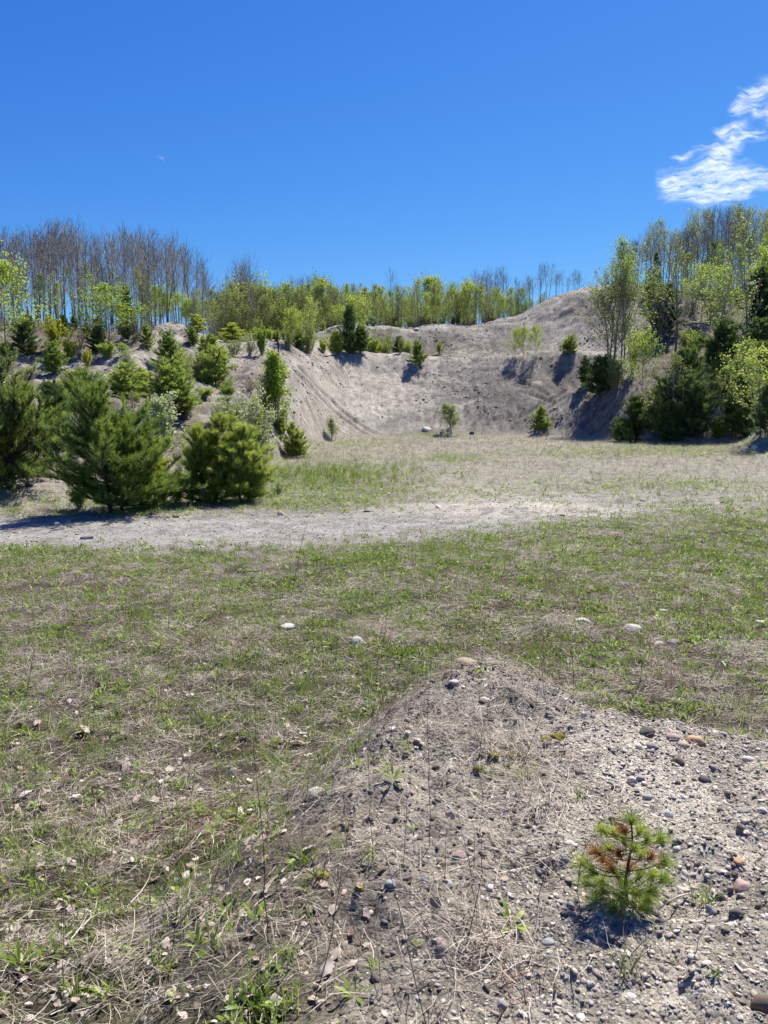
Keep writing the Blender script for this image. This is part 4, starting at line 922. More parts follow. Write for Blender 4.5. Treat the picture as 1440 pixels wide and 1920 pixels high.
def mk_stalk(i):
    rng = np.random.default_rng(520+i); a = Acc(); P = curve((0, 0, 0), (rng.normal(0, .15), rng.normal(0, .15), 1), rng.uniform(.16, .36), 6, rng, .06)
    a.tube(P, np.linspace(.0016, .0007, 6), 3)
    for k in range(rng.integers(1, 6)):
        q, dq = along(P, np.array([rng.uniform(.4, 1)])); e = q[0]+unit(dq[0]+rng.normal(0, .5, 3))*rng.uniform(.02, .06); a.tube(np.array([q[0], (q[0]+e)/2, e]), np.array([.0008, .0006, .0005]), 3)
    return a.mesh('stalk_piece', M['stem'])
def mk_fine(i):
    rng = np.random.default_rng(540+i); a = Acc(); n_ = 12; P = np.stack([rng.normal(0, .03, n_), rng.normal(0, .03, n_), np.zeros(n_)], 1)
    strips(a, P, np.stack([rng.normal(0, .3, n_), rng.normal(0, .3, n_), np.ones(n_)], 1), rng.uniform(.07, .18, n_), .0032, rng, -.05, .1, 2); return a.mesh('dry_tuft_piece', M['straw'])
C_straw = proto_coll('straw', [mk_straw(i) for i in range(6)]); C_grass = proto_coll('grass', [mk_grass(i) for i in range(6)])
C_weed = proto_coll('weed', [mk_weed(i) for i in range(5)]); C_herb = proto_coll('herb', [mk_herb(i) for i in range(4)])
C_red = proto_coll('litter', [mk_red(i) for i in range(4)]); LEAFM = [dead_leaf_mesh(i) for i in range(8)]; C_leaf = proto_coll('leaf', LEAFM)
C_stalk = proto_coll('stalk', [mk_stalk(i) for i in range(8)]); C_fine = proto_coll('fine', [mk_fine(i) for i in range(5)])
C_stone = proto_coll('stone', [stone_mesh('stone_piece', M['gravel'], 600+i, 1+(i % 2), 0.26+.09*(i % 3), .35, (.5, 1.1, 1.4)[i % 3]) for i in range(8)])
def field(density, bands, seed):
    """random points in the cone in view; density(x,y,u,v,bank,nh)->per m2; bands [(Y0,Y1,max density)]"""
    rng = np.random.default_rng(seed); out = []
    for Y0, Y1, mx in bands:
        A = 0.58*(Y1*Y1-Y0*Y0)+1.0*(Y1-Y0); n_ = int(A*mx)
        y = np.sqrt(rng.uniform(0, 1, n_)*((Y1+.86)**2-(Y0+.86)**2)+(Y0+.86)**2)-.86; x = rng.uniform(-1, 1, n_)*(0.58*y+.5)
        b = base_h(x, y); nh = near_h(x, y); z = b+nh; u, v = proj(x, y, z)
        d = density(x, y, u, v, b, nh); k = rng.uniform(0, mx, n_) < d
        out.append(np.stack([x[k], y[k]], 1))
    P = np.concatenate(out); z = H(P[:, 0], P[:, 1]); return np.column_stack([P, z]), rng
def slope_rot(P, rng, tilt=0.15, follow=1.0):
    e = 0.05; sx = (H(P[:, 0]+e, P[:, 1])-H(P[:, 0]-e, P[:, 1]))/(2*e); sy = (H(P[:, 0], P[:, 1]+e)-H(P[:, 0], P[:, 1]-e))/(2*e)
    rz = rng.uniform(0, 6.28, len(P)); c, s_ = np.cos(rz), np.sin(rz)
    # tilt expressed in the piece's own turned frame (XYZ euler: x and y first, then z) -> give slope along rotated axes
    gx = sx*c+sy*s_; gy = -sx*s_+sy*c
    return np.column_stack([np.arctan(gy)*follow+rng.normal(0, tilt, len(P)), -np.arctan(gx)*follow+rng.normal(0, tilt, len(P)), rz])
def put_scatter(name, label, coll, ncoll, dens, bands, seed, s0, s1, tilt=.12, follow=1.0, szf=None, zoff=0.0, flat=1.0, logn=False):
    P, rng = field(dens, bands, seed); n_ = len(P)
    s_ = rng.uniform(s0, s1, n_) if not logn else np.clip(s0*np.exp(np.abs(rng.normal(0, .62, n_))), s0, s1)
    if szf is not None: s_ = s_*szf(P[:, 1])
    P[:, 2] += zoff*s_
    scl = np.column_stack([s_, s_, s_*flat]) 
    print(name, n_)
    return scatter(name, label, coll, P, slope_rot(P, rng, tilt, follow), scl, rng.integers(0, ncoll, n_))
gravel_zone = lambda u, v, nh, x, y: sstep(.45, .75, nh)*sstep(1000, 1180, u+0.35*(v-1340)+160*fbm(x*1.7, y*1.7, 3, 301))
mound_zone = lambda u, nh: sstep(.4, .75, nh)*sstep(560, 760, u)
def g_field(x, y, sd=311): return sstep(-.32, .32, .55*fbm(x*.7, y*.7, 3, sd)+.75*fbm(x*3.1, y*3.1, 2, sd+3))
road_cu = lambda u: np.interp(u, [-200, 0, 300, 600, 900, 1200, 1500], [14.6, 14.5, 14.6, 15.3, 16.8, 19.0, 20.5])
def on_road(u, y): return np.exp(-(np.abs(y-road_cu(u))/np.interp(u, [-200, 0, 600, 900, 1200, 1500], [2.0, 2.0, 2.5, 3.0, 2.4, 1.8]))**6)*(1-.55*sstep(900, 1400, u))
bk = lambda b: sstep(.1, .3, b)
def d_straw(x, y, u, v, b, nh):
    gz = gravel_zone(u, v, nh, x, y)
    return 175*(1-.95*gz)*(1+.25*mound_zone(u, nh))*(1-.9*on_road(u, y))*(1-bk(b))*(0.12+1.1*g_field(x*1.6, y*1.6, 331)**1.3)*np.interp(y, [5, 12, 16, 20, 56], [1, .55, .35, .12, .05])
put_scatter('dry_grass_litter', 'matted pale dry grass lying over mound and field', C_straw, 6, d_straw, [(1.2, 5, 240), (5, 13, 190), (13, 22, 60), (22, 56, 16)], 1, .7, 1.35, .1, 1, lambda y: np.interp(y, [5, 14, 30, 55], [1, 1.35, 2.0, 2.6]), 0.004)
def d_grass(x, y, u, v, b, nh):
    lf = 1-sstep(700, 1100, u)*sstep(4, 5, y)*.3
    return (70*(1-sstep(.45, .8, nh)*sstep(480, 820, u)*.95)*(1-.45*sstep(.45, .8, nh))*lf+26*blob(u, v, 330, 1400, 260, 120)+30*np.exp(-((y-11.6)/.9)**2))*(1-on_road(u, y))*(1-bk(b))*(.15+1.2*g_field(x, y, 341)**1.5)*np.interp(y, [12, 17, 20], [1, .3, .0])
put_scatter('green_grass', 'tufts of fresh green grass in the field', C_grass, 6, d_grass, [(1.2, 14, 190), (14, 20, 70)], 2, .5, 1.15, .1, .3, lambda y: np.interp(y, [5, 13], [1, 1.25]))
def d_weed(x, y, u, v, b, nh):
    return (56*(1-sstep(.5, .85, nh)*sstep(520, 860, u)*.97)*(1-.35*(1-sstep(3, 6, y)))+30*sstep(1000, 1100, u)*sstep(4.5, 6, y))*(1-.97*on_road(u, y))*(1-bk(b))*(.1+1.3*g_field(x, y, 351)**2)*np.interp(y, [11, 14, 22, 24], [1, .8, .25, 0])
put_scatter('low_weeds', 'bright green leafy weeds sprouting through the litter', C_weed, 5, d_weed, [(1.2, 14, 160), (14, 24, 70)], 3, .6, 1.35, .12, .5, lambda y: np.interp(y, [5, 13], [1, 1.3]))
put_scatter('ground_herbs', 'tiny-leaved green herbs covering the field', C_herb, 4, lambda x, y, u, v, b, nh: 50*(1-sstep(.4, .8, nh)*sstep(500, 760, u)*.96)*(1-on_road(u, y))*(1-bk(b))*g_field(x, y, 361)*np.interp(y, [12, 18, 22], [1, .5, 0]), [(1.2, 14, 50), (14, 22, 40)], 4, .7, 1.5, .1, 1, lambda y: np.interp(y, [5, 13], [1, 1.5]))
put_scatter('reddish_litter', 'red-brown dead moss and twigs between the weeds', C_red, 4, lambda x, y, u, v, b, nh: (10+70*blob(u, v, 1150, 1180, 420, 80)+45*blob(u, v, 380, 1545, 180, 36)*(y < 5)+22*blob(u, v, 300, 1180, 260, 60)+30*blob(u, v, 700, 1200, 160, 40))*(1-gravel_zone(u, v, nh, x, y))*(1-on_road(u, y))*(1-bk(b))*g_field(x, y, 371)*(y < 14), [(1.2, 14, 80)], 5, .7, 1.5, .1)
put_scatter('dead_leaf_litter', 'small curled dead leaves scattered in the dry grass', C_leaf, 8, lambda x, y, u, v, b, nh: (12+130*sstep(1200, 1480, v)*(1-sstep(650, 900, u)))*(1-.9*gravel_zone(u, v, nh, x, y))*(1-on_road(u, y))*(1-bk(b))*(.3+g_field(x, y, 381)), [(1.2, 12, 150)], 6, .013, .050, .35, 1, None, .25)
put_scatter('fine_dead_stems', 'thin dark dead stems standing in the grass', C_stalk, 8, lambda x, y, u, v, b, nh: 24*(1-.85*gravel_zone(u, v, nh, x, y))*(1-on_road(u, y))*(1-bk(b))*g_field(x, y, 391), [(1.6, 14, 24)], 7, .5, 1.2, .12, 0)
P_, rng_ = field(lambda x, y, u, v, b, nh: 170*mound_zone(u, nh)*(1-gravel_zone(u, v, nh, x, y))*(.2+g_field(x*1.5, y*1.5, 451))+35*(nh > .1), [(1.2, 5, 200)], 21); n__ = len(P_); P_[:, 2] += .004
an_ = rng_.uniform(0, 6.28, n__)
scatter('dead_twigs', 'dark dead twigs lying tangled on the mound', C_stalk, P_, np.column_stack([np.full(n__, 1.45)+rng_.normal(0, .14, n__), rng_.normal(0, .2, n__), an_]), np.repeat(rng_.uniform(.35, .9, n__)[:, None], 3, 1), rng_.integers(0, 8, n__))
# gravel
put_scatter('gravel', 'loose mixed gravel on the right side of the mound', C_stone, 8, lambda x, y, u, v, b, nh: 3000*gravel_zone(u, v, nh, x, y)+650*mound_zone(u, nh)+60*(nh > .2), [(1.2, 4.9, 3000)], 8, .0032, .020, .25, 1, None, .15, 1, True)
put_scatter('grit', 'fine grit filling the gaps on the mound', C_stone, 8, lambda x, y, u, v, b, nh: 5200*gravel_zone(u, v, nh, x, y)+1800*mound_zone(u, nh), [(1.2, 3.9, 5200)], 9, .0016, .0045, .4, 1, None, .1, 1, True)
put_scatter('track_gravel', 'grey gravel strewn over the track', C_stone, 8, lambda x, y, u, v, b, nh: 150*on_road(u, y)*(1-.75*sstep(700, 1300, u))*(1-bk(b))+4, [(11.5, 22, 150)], 10, .010, .055, .25, 1, None, .1, .8, True)
put_scatter('floor_stones', 'small stones scattered over the pit floor and banks', C_stone, 8, lambda x, y, u, v, b, nh: 2.0*(1-bk(b))+3.2*bk(b)*(y < 84)*(.25+1.5*g_field(x, y, 401)**2)+9*bk(b)*(y < 40), [(16, 84, 12)], 11, .03, .22, .3, 1, None, .1, .8, True)
put_scatter('coarse_gravel', 'coarser pebbles packed on the right side of the mound', C_stone, 8, lambda x, y, u, v, b, nh: 2000*gravel_zone(u, v, nh, x, y)+260*mound_zone(u, nh), [(1.2, 4.9, 2000)], 18, .006, .019, .3, 1, None, .02, .8, True)
M['clod'] = mat_solid('earth_clod', [(0.1, (0.10, 0.08, 0.06)), (0.5, (0.22, 0.185, 0.145)), (1, (0.38, 0.33, 0.27))], 25, 0.95, 0.6, 120, 0.1, 0.7)
C_clod = proto_coll('clod', [stone_mesh('clod_piece', M['clod'], 660+i, 2, .7, .9, .6) for i in range(5)])
put_scatter('earth_clods', 'crumbly brown earth and gravel clods on the mound', C_clod, 5, lambda x, y, u, v, b, nh: 520*mound_zone(u, nh)*(1-gravel_zone(u, v, nh, x, y))*(.2+g_field(x*2, y*2, 431))+110*(nh > .05)+25*(y < 12), [(1.2, 4.9, 620), (4.9, 12, 30)], 19, .006, .034, .5, 1, None, .05, .8, True)
put_scatter('bank_clods', 'clods and stones lying on the steep pit wall', C_clod, 5, lambda x, y, u, v, b, nh: bk(b)*(y > 38)*(2.5+19*sstep(.05, .5, fbm(x*.35, y*.35, 4, 441)))*(y < 86), [(38, 86, 22)], 20, .035, .17, .4, 1, None, .0, .7, True)
# dry and green tufts of the pit floor
gzf = lambda u, v: 0.9*blob(u, v, 620, 905, 150, 36)+1.0*blob(u, v, 855, 860, 60, 7)+.9*blob(u, v, 1230, 848, 200, 10)+.7*blob(u, v, 1330, 835, 170, 7)+.6*blob(u, v, 560, 945, 120, 16)+.6*blob(u, v, 1250, 910, 160, 14)+.35*blob(u, v, 650, 830, 90, 9)+.8*blob(u, v, 805, 812, 55, 8)
bare_patch = lambda u, v: blob(u, v, 905, 925, 120, 16, .1)+.8*blob(u, v, 830, 955, 180, 9)
put_scatter('dry_floor_grass', 'sparse straw-coloured grass standing on the pit floor', C_fine, 5, lambda x, y, u, v, b, nh: 10*(1-bk(b))*(1-.95*on_road(u, y))*(1-.85*bare_patch(u, v))*(.2+1.1*g_field(x, y, 411))+1.2*bk(b)*(y < 70)*g_field(x, y, 412), [(16, 24, 11), (24, 60, 8), (60, 72, 2)], 12, .8, 1.5, .15, 0, lambda y: np.interp(y, [16, 30, 55], [1, 1.25, 1.5]))
put_scatter('floor_greens', 'yellow-green low plants growing in patches on the pit floor', C_weed, 5, lambda x, y, u, v, b, nh: (26*np.clip(gzf(u, v), 0, 1)+1.6*g_field(x, y, 421))*(1-bk(b))*(1-.95*on_road(u, y)), [(16, 58, 28)], 13, 1.1, 2.4, .15, 0)
C_tall = proto_coll('tall_weed', [mk_grass(60+i, 9, .15, .34, .010, 'grass', .04, .2) for i in range(3)])
put_scatter('tall_floor_weeds', 'stand of upright yellow-green weeds beside the pine pair on the pit floor', C_tall, 3, lambda x, y, u, v, b, nh: 16*(blob(u, v, 640, 893, 105, 14)+.5*blob(u, v, 560, 905, 40, 20))*(1-bk(b)), [(18, 34, 17)], 14, .7, 1.2, .1, 0)
# ---------------------------------------------------------------- stones one can point at
def mstone(name, c1, c2): M[name] = mat_solid(name, [(0.25, tuple(.8*q for q in c1)), (0.75, tuple(.8*q for q in c2))], 18, 0.85, 0.35, 70, 0.15, 0.0)
mstone('stone_pale', (0.50, 0.46, 0.40), (0.68, 0.64, 0.56)); mstone('stone_grey', (0.28, 0.265, 0.235), (0.40, 0.38, 0.345)); mstone('stone_dark', (0.09, 0.083, 0.075), (0.155, 0.143, 0.13))
mstone('stone_tan', (0.36, 0.28, 0.21), (0.50, 0.41, 0.32)); mstone('stone_orange', (0.48, 0.29, 0.16), (0.62, 0.42, 0.26)); mstone('stone_blue', (0.32, 0.325, 0.31), (0.47, 0.47, 0.445)); mstone('stone_pink', (0.40, 0.27, 0.23), (0.52, 0.38, 0.33)); mstone('stone_brown', (0.13, 0.09, 0.07), (0.22, 0.16, 0.13))
ST = [  # u, v, width px, material, flatness, label
 (1187,1182,36,'pale',.42,'long white flat stone lying in the field, right of the mound top'),
 (1093,1167,32,'pale',.45,'pale stone in the field left of the long white flat stone'),
 (668,1206,31,'pale',.5,'rounded light grey stone in the middle of the field'),
 (540,1178,32,'pale',.35,'pale flat stone in the field left of the rounded grey stone'),
 (495,1221,20,'blue',.45,'small bluish white stone in the field'),
 (592,1490,46,'pale',.45,'whitish angular stone with a weed at its right end'),
 (875,1247,58,'tan',.55,'big tan boulder half buried on top of the mound'),
 (918,1243,30,'blue',.5,'blue-grey stone right of the tan boulder on the mound top'),
 (853,1282,26,'pale',.4,'white stone on the mound below the tan boulder'),
 (1262,1207,24,'grey',.6,'grey stone among the red litter, right of the long white stone'),
 (1235,1209,20,'pale',.5,'pale stone touching the grey stone among the red litter'),
 (1325,1206,16,'pale',.6,'small pale stone nearer the right edge in the field'),
 (1426,1170,24,'pale',.45,'pale flat stone in the field cut close to the right edge'),
 (1424,1231,22,'grey',.6,'grey stone in the weeds near the right edge'),
 (1243,1148,18,'pale',.5,'small white stone in the field above the long white stone'),
 (1213,1384,36,'dark',.5,'dark grey oval stone on the gravel'),
 (1262,1386,27,'pink',.5,'flat pinkish stone right of the dark oval stone'),
 (1281,1402,32,'tan',.5,'beige flat stone leaning on the orange stone'),
 (1303,1398,34,'orange',.6,'orange-tan rounded stone on the gravel'),
 (1222,1408,22,'grey',.5,'small grey stone under the dark oval stone'),
 (1270,1434,32,'brown',.5,'dark brown flat stone below the orange stone'),
 (1402,1428,34,'pale',.45,'pale grey flat stone near the right edge of the gravel'),
 (1185,1472,20,'pale',.8,'round pale pebble in a pair below the dark oval stone'),
 (1200,1469,20,'grey',.5,'grey pebble, right one of the pale pair'),
 (1321,1472,24,'dark',.55,'dark stone right of the pebble pair'),
 (1215,1502,22,'blue',.5,'blue-grey pebble above the pine seedling'),
 (1250,1531,30,'blue',.45,'light blue-grey flat stone right of the pine seedling top'),
 (1268,1582,24,'grey',.45,'grey pebble beside the right branches of the seedling'),
 (1270,1596,20,'pale',.6,'whitish pebble just under the grey pebble by the seedling'),
 (1385,1637,24,'orange',.5,'triangular tan pink stone on the right gravel'),
 (1391,1669,46,'pink',.4,'large flat tan pink stone on the right gravel'),
 (1331,1719,32,'grey',.75,'blocky light grey stone lower right'),
 (1378,1724,36,'dark',.4,'dark slate flat stone right of the blocky grey stone'),
 (1378,1646,18,'brown',.6,'brown pebble between the triangular and the flat pink stone'),
 (798,1652,24,'grey',.5,'grey pebble in the middle foreground'),
 (861,1612,28,'pink',.45,'pinkish grey flat stone in the middle foreground'),
 (903,1584,16,'pink',.8,'small brick-pink upright stone in the middle foreground'),
 (733,1678,26,'blue',.45,'pale blue-grey stone at the edge of the leafy part'),
 (842,1667,18,'blue',.5,'small pale blue-grey stone beside the grey pebble'),
 (1068,1700,22,'blue',.7,'blue-grey stone at the left edge of the seedling shadow'),
 (1058,1622,18,'grey',.8,'upright grey pebble left of the seedling'),
 (1058,1733,18,'dark',.6,'dark pebble below the blue-grey stone by the shadow'),
 (1428,1893,52,'brown',.6,'large brown stone cut by the right edge at the bottom'),
 (1245,1829,26,'tan',.5,'beige pebble below the seedling shadow'),
 (785,1888,16,'pale',.7,'small white round pebble near the bottom edge'),
 (940,1909,28,'grey',.6,'grey stone at the bottom edge'),
 (1028,1774,24,'blue',.45,'blue-grey flat stone left of the seedling shadow'),
 (760,1836,20,'grey',.5,'grey pebble in the lower middle foreground'),
 (1105,1872,22,'blue',.35,'pale blue flat chip below the seedling shadow'),
 (1430,1523,20,'pale',.5,'white pebble at the right edge above the pink stones'),
 (1395,1524,26,'grey',.5,'mottled grey stone near the right edge'),
 (108,986,14,'pale',.8,'small white stone on the track verge at left'),
 (163,1010,24,'grey',.5,'grey stone on the near edge of the track at left'),
 (244,976,20,'tan',.6,'tan stone with a weed before the broad pine'),
 (54,912,16,'dark',.8,'dark blue-grey stone on the left bank by the pine shadow'),
 (124,788,18,'pale',.6,'whitish boulder on the left bank between the pines'),
 (330,970,12,'brown',.6,'small brown stone on the track verge'),
 (781,619,11,'pale',.45,'pale boulder in the dip of the skyline'),
 (885,814,10,'dark',.8,'small dark boulder at the foot of the pit wall'),
 (800,806,20,'pale',.3,'flat pale slab lying in the green patch under the pit wall'),
 (1214,822,34,'grey',.45,'low grey boulder at the foot of the right thicket'),
 (1416,841,14,'pale',.4,'pale stone before the gravel pile at the right edge'),
]
for i, (u, v, w_, mt, fl, lb) in enumerate(ST):
    h_ = hit(u, v)
    if h_ is None: continue
    x, y, z = h_; r = 0.5*w_/F*y*1.12
    nm = 'boulder' if 'boulder' in lb else 'pebble' if 'pebble' in lb else 'stone'
    me = stone_mesh(nm, M['stone_'+mt], 700+i, 3, fl, .2, .6 if 'angular' in lb or 'block' in lb or 'triang' in lb else .15)
    o = tag(link(nm, me, None, (x, y, z+r*fl*(-.35 if 'buried' in lb else .18))), lb, nm); rn = random.Random(i)
    o.scale = (r, r, r); o.rotation_euler = (rn.uniform(-.15, .25)+(.75 if y > 30 else 0), rn.uniform(-.15, .15), rn.uniform(-.4, .4))
# pebbles that can be told apart: parts of the mound
rng = np.random.default_rng(77); PB = [stone_mesh('pebble', M['gravel'], 800+i, 2, (.32, .42, .5, .6)[i % 4], .35, (.7, 1.3)[i % 2]) for i in range(10)]
mound = GR['gravel_mound']; cnt = 0; tries = 0
while cnt < 290 and tries < 6000:
    tries += 1
    u = rng.uniform(700, 1440); v = rng.uniform(1330, 1915)
    if u+0.35*(v-1340)+rng.normal(0, 110) < 1130 and rng.random() > 0.10: continue
    if any(abs(u-s_[0]) < s_[2]*.6+8 and abs(v-s_[1]) < s_[2]*.4+6 for s_ in ST): continue
    h_ = hit(u, v)
    if h_ is None or h_[1] > 4.4: continue
    x, y, z = h_; px = min(30, 8.5*math.exp(abs(rng.normal(0, .42)))); r = .5*px/F*y*1.1
    o = link('pebble', PB[rng.integers(10)], mound, (x, y, z+r*.02)); o.scale = (r, r, r); o.rotation_euler = (rng.uniform(-.3, .3), rng.uniform(-.3, .3), rng.uniform(0, 6.28)); cnt += 1
# large dead leaves that can be told apart: parts of the ground they lie on
cnt = 0
while cnt < 230:
    u = rng.uniform(0, 900)*(rng.random()**.3); v = 1920-rng.random()**1.4*560
    h_ = hit(u, v)
    if h_ is None or (u > 640 and rng.random() < .75): continue
    x, y, z = h_; r = rng.uniform(10, 26)/F*y*.95
    par = mound if float(near_h(np.array([x]), np.array([y]))[0]) > .3 else GR['meadow']
    o = link('dead_leaf', LEAFM[rng.integers(8)], par, (x, y, z+r*.35)); o.scale = (r, r, r); o.rotation_euler = (rng.normal(0, .4), rng.normal(0, .4), rng.uniform(0, 6.28)); cnt += 1

# ---------------------------------------------------------------- the pine seedling
bx, by, bz = hit(1178, 1702)
def pt(u, v, dy=0.0):
    Y = by+dy; return np.array([float(x_at(u, v, Y))-bx, dy, float(z_at(v, Y))-bz])
seedl = tag(link('pine_seedling', None, None, (bx, by, bz)), 'knee-high pine seedling with green and rust-orange needles on the gravel', 'pine seedling')
top = pt(1184, 1540); st = np.array([[0, 0, -.01], pt(1172, 1655), pt(1180, 1610), pt(1186, 1580), top])
a = Acc(); a.tube(st, [.0052, .0046, .0042, .0034, .0022], 7); link('trunk', a.mesh('trunk', M['bark_dark'], True), seedl)
CL = [(1184,1538,0,'g',1),(1168,1556,-.02,'o',.8),(1200,1556,.02,'w',.8),(1150,1560,.02,'g',.9),(1128,1556,0,'w',.8),(1215,1572,0,'w',.8),(1238,1572,.02,'g',.9),(1140,1590,-.03,'w',.8),
 (1160,1600,-.04,'o',1),(1118,1596,.0,'o',.8),(1130,1610,.03,'o',.8),(1222,1606,-.02,'o',.9),(1246,1616,.0,'g',1),(1205,1600,.04,'w',.7),(1095,1618,0,'g',1),(1110,1634,-.03,'g',1),(1128,1650,.03,'g',1),
 (1160,1640,.05,'g',.9),(1200,1640,.04,'g',.9),(1164,1682,-.07,'g',1.15),(1192,1676,-.06,'w',1.05),(1130,1672,-.05,'g',1.05),(1222,1668,-.04,'g',1.05),(1175,1660,-.02,'g',1),(1100,1655,.0,'g',.9),(1246,1648,.02,'g',.9),(1150,1700,-.06,'g',1.1),(1205,1700,-.06,'g',1.1),(1180,1625,.04,'o',.9),(1170,1575,.03,'g',.9),(1145,1625,0,'o',.9),(1190,1590,-.05,'w',.8),(1225,1640,.04,'w',.9),(1120,1690,-.02,'g',1),(1215,1685,.03,'g',1)]
br = Acc(); rngs = np.random.default_rng(9)
for u, v, dy, kd, s_ in CL:
    p_ = pt(u, v, dy); zz = max(0.012, min(top[2]*.9, p_[2]-.25*np.hypot(p_[0], p_[1])-.005)); k = np.interp(zz, st[:, 2], np.arange(5)); q = along(st, np.array([k/4.0]))[0][0]
    mid = (q+p_)/2+[0, 0, -.008]; br.tube(np.array([q, mid, p_]), [.0022, .0018, .0014], 4)
    d = unit(p_-q+np.array([0, 0, .05])); nd = Acc()
    sc_ = .066*s_
    needles(nd, np.array([p_-d*.012, p_, p_, p_+d*.004]), np.array([d, d, d, d]), 40, sc_, .0016, rngs, 1.1, [.3, .55, .8, .6], .02)
    o = link('needle_cluster', nd.mesh('needle_cluster', {'g': M['needle'], 'w': M['needle_warm'], 'o': M['orange']}[kd]), seedl)
    if kd == 'o': o['label'] = 'rust-orange dried needles'
link('branches', br.mesh('branches', M['bark_dark']), seedl)

# ---------------------------------------------------------------- tall dry stalks standing near the camera
def stalk(pts, rad, mat, label, name='dry_stalk', twig=0, seed=0, group=None, cat='stalk', head=None):
    h_ = hit(*pts[0])
    if h_ is None: return
    x0, y0, z0 = h_; rg = np.random.default_rng(seed)
    W = [np.array([0, 0, -.01])]
    for k, (u, v) in enumerate(pts[1:]):
        W.append(np.array([float(x_at(u, v, y0))-x0, rg.normal(0, .01), float(z_at(v, y0))-z0]))
    W = np.array(W)
    t = np.linspace(0, 1, 12); P, _ = along(W, t); P[1:-1] = (P[:-2]+P[1:-1]*2+P[2:])/4; P[1:-1] += rg.normal(0, .002, (10, 3))
    root = tag(link(name, None, None, (x0, y0, z0)), label, cat, group)
    a = Acc(); a.tube(P, np.linspace(rad, rad*.45, 12), 5); link('stem', a.mesh('stem', M[mat]), root)
    if twig:
        b = Acc()
        for k in range(twig):
            q, dq = along(P, np.array([rg.uniform(.35, 1)])); L = rg.uniform(.03, .09); e = q[0]+unit(dq[0]+rg.normal(0, .5, 3))*L
            b.tube(np.array([q[0], (q[0]+e)/2+rg.normal(0, .004, 3), e]), [rad*.4, rad*.35, rad*.2], 3)
        link('twigs', b.mesh('twigs', M[mat]), root)
    if head is not None:
        c = Acc(); hp = P[-1][None]; leaves(c, hp+rg.normal(0, .006, (26, 3)), head, rg, .3, None, .5); link('flower_head', c.mesh('flower_head', M['orange']), root)
        c = Acc(); leaves(c, along(P, np.array([.35, .42, .5, .38]))[0]+rg.normal(0, .006, (4, 3)), head*1.8, rg, -.2, None, .5); link('withered_leaf', c.mesh('withered_leaf', M['orange']), root)
SK = [
 ([(205,1522),(203,1460),(198,1420),(190,1380),(184,1345)],.0022,'stem_pale','straight whitish dead stalk in the left field',3),
 ([(232,1500),(218,1450),(205,1400)],.0014,'stem_pale','short whitish stalk leaning beside the straight whitish one',1),
 ([(503,1765),(497,1640),(492,1560),(482,1480),(474,1400)],.0016,'stem','long dark thin stalk rising through the lower left foreground',4),
 ([(590,1900),(610,1800),(632,1700),(640,1620),(655,1540)],.0015,'stem','leaning dark stalk in the lower foreground left of centre',3),
 ([(702,1640),(696,1560),(694,1480),(688,1400),(700,1330)],.0014,'stem','dark stalk at the left flank of the mound',4),
 ([(805,1590),(806,1500),(803,1420),(802,1340),(808,1240)],.0014,'stem','dark upright stalk against the mound peak',6),
 ([(1077,1308),(1076,1270),(1074,1235),(1064,1190)],.0028,'stem','two-pronged dark stem standing behind the mound peak',7),
 ([(1160,1333),(1184,1310),(1200,1280),(1204,1245),(1198,1215)],.0030,'stem','bent dark twig bowed over the mound crest',0),
 ([(1262,1310),(1258,1265),(1262,1210)],.0020,'stem','dark stems in the weeds right of the bent twig',6),
 ([(1328,1290),(1345,1240),(1362,1205),(1370,1178)],.0030,'stem_pale','forked pale dead stalk in the weeds at right',5),
 ([(1300,1320),(1306,1270),(1322,1200),(1328,1160)],.0016,'stem','tall reddish stalk left of the forked pale stalk',5),
 ([(1345,1315),(1350,1270),(1356,1200)],.0016,'stem','dark stalk under the forked pale stalk',5),
 ([(1385,1320),(1382,1270),(1392,1190)],.0015,'stem','dark weed stalk near the right edge behind the mound',6),
 ([(1090,1305),(1092,1260),(1110,1220),(1118,1190)],.0012,'stem','faint thin stalk right of the two-pronged stem',5),
 ([(545,1120),(558,1060),(566,1015),(572,990)],.004,'stem','feathery dead weed standing at the near track edge',12),
 ([(315,1185),(318,1120),(320,1080)],.003,'stem','dark upright weed stalk in the left field',5),
 ([(48,1310),(58,1250),(66,1205)],.003,'stem','dark stalk with a pale seed head in the far left field',1),
 ([(175,1390),(176,1320),(174,1270)],.002,'stem','dark upright stalk left of the whitish stalk',3),
 ([(480,1400),(478,1320),(482,1230)],.002,'stem','tall dark stalk in the middle of the left field',5),
 ([(402,1350),(405,1290),(410,1235)],.002,'stem','branched dark stalk left of the tall middle stalk',5),
 ([(620,1300),(628,1240),(634,1190)],.002,'stem','dark stalk beside the rounded grey stone',4),
 ([(720,1330),(712,1260),(722,1180),(730,1120)],.0022,'stem','tall wispy dead stem left of the mound peak',9),
 ([(860,1780),(870,1860),(872,1880)],.0012,'stem','short dark twig stuck low in the foreground',1),
 ([(812,1800),(790,1740),(760,1690)],.0012,'stem','dark twig leaning left in the middle foreground',2),
 ([(1000,1920),(985,1860),(960,1800)],.0014,'stem_pale','pale bent straw at the bottom edge',2),
 ([(1300,1800),(1318,1740),(1335,1690)],.0012,'stem_pale','pale thin straw right of the seedling',1),
 ([(850,1840),(800,1740),(770,1690),(748,1650)],.0014,'stem','long arching stem in the middle foreground',2),
 ([(1095,1760),(1082,1680),(1088,1600),(1130,1530)],.0014,'stem','dark forked stem close by the left of the seedling',6),
 ([(905,1640),(900,1560),(905,1500)],.0012,'stem','thin stem left of the mossy stones',3),
 ([(640,1500),(690,1420),(720,1360)],.0012,'stem_pale','pale straw leaning up the left flank of the mound',2),
]
for i, (p_, r_, m_, lb, tw) in enumerate(SK): stalk(p_, r_, m_, lb, 'dry_stalk', tw, 900+i)
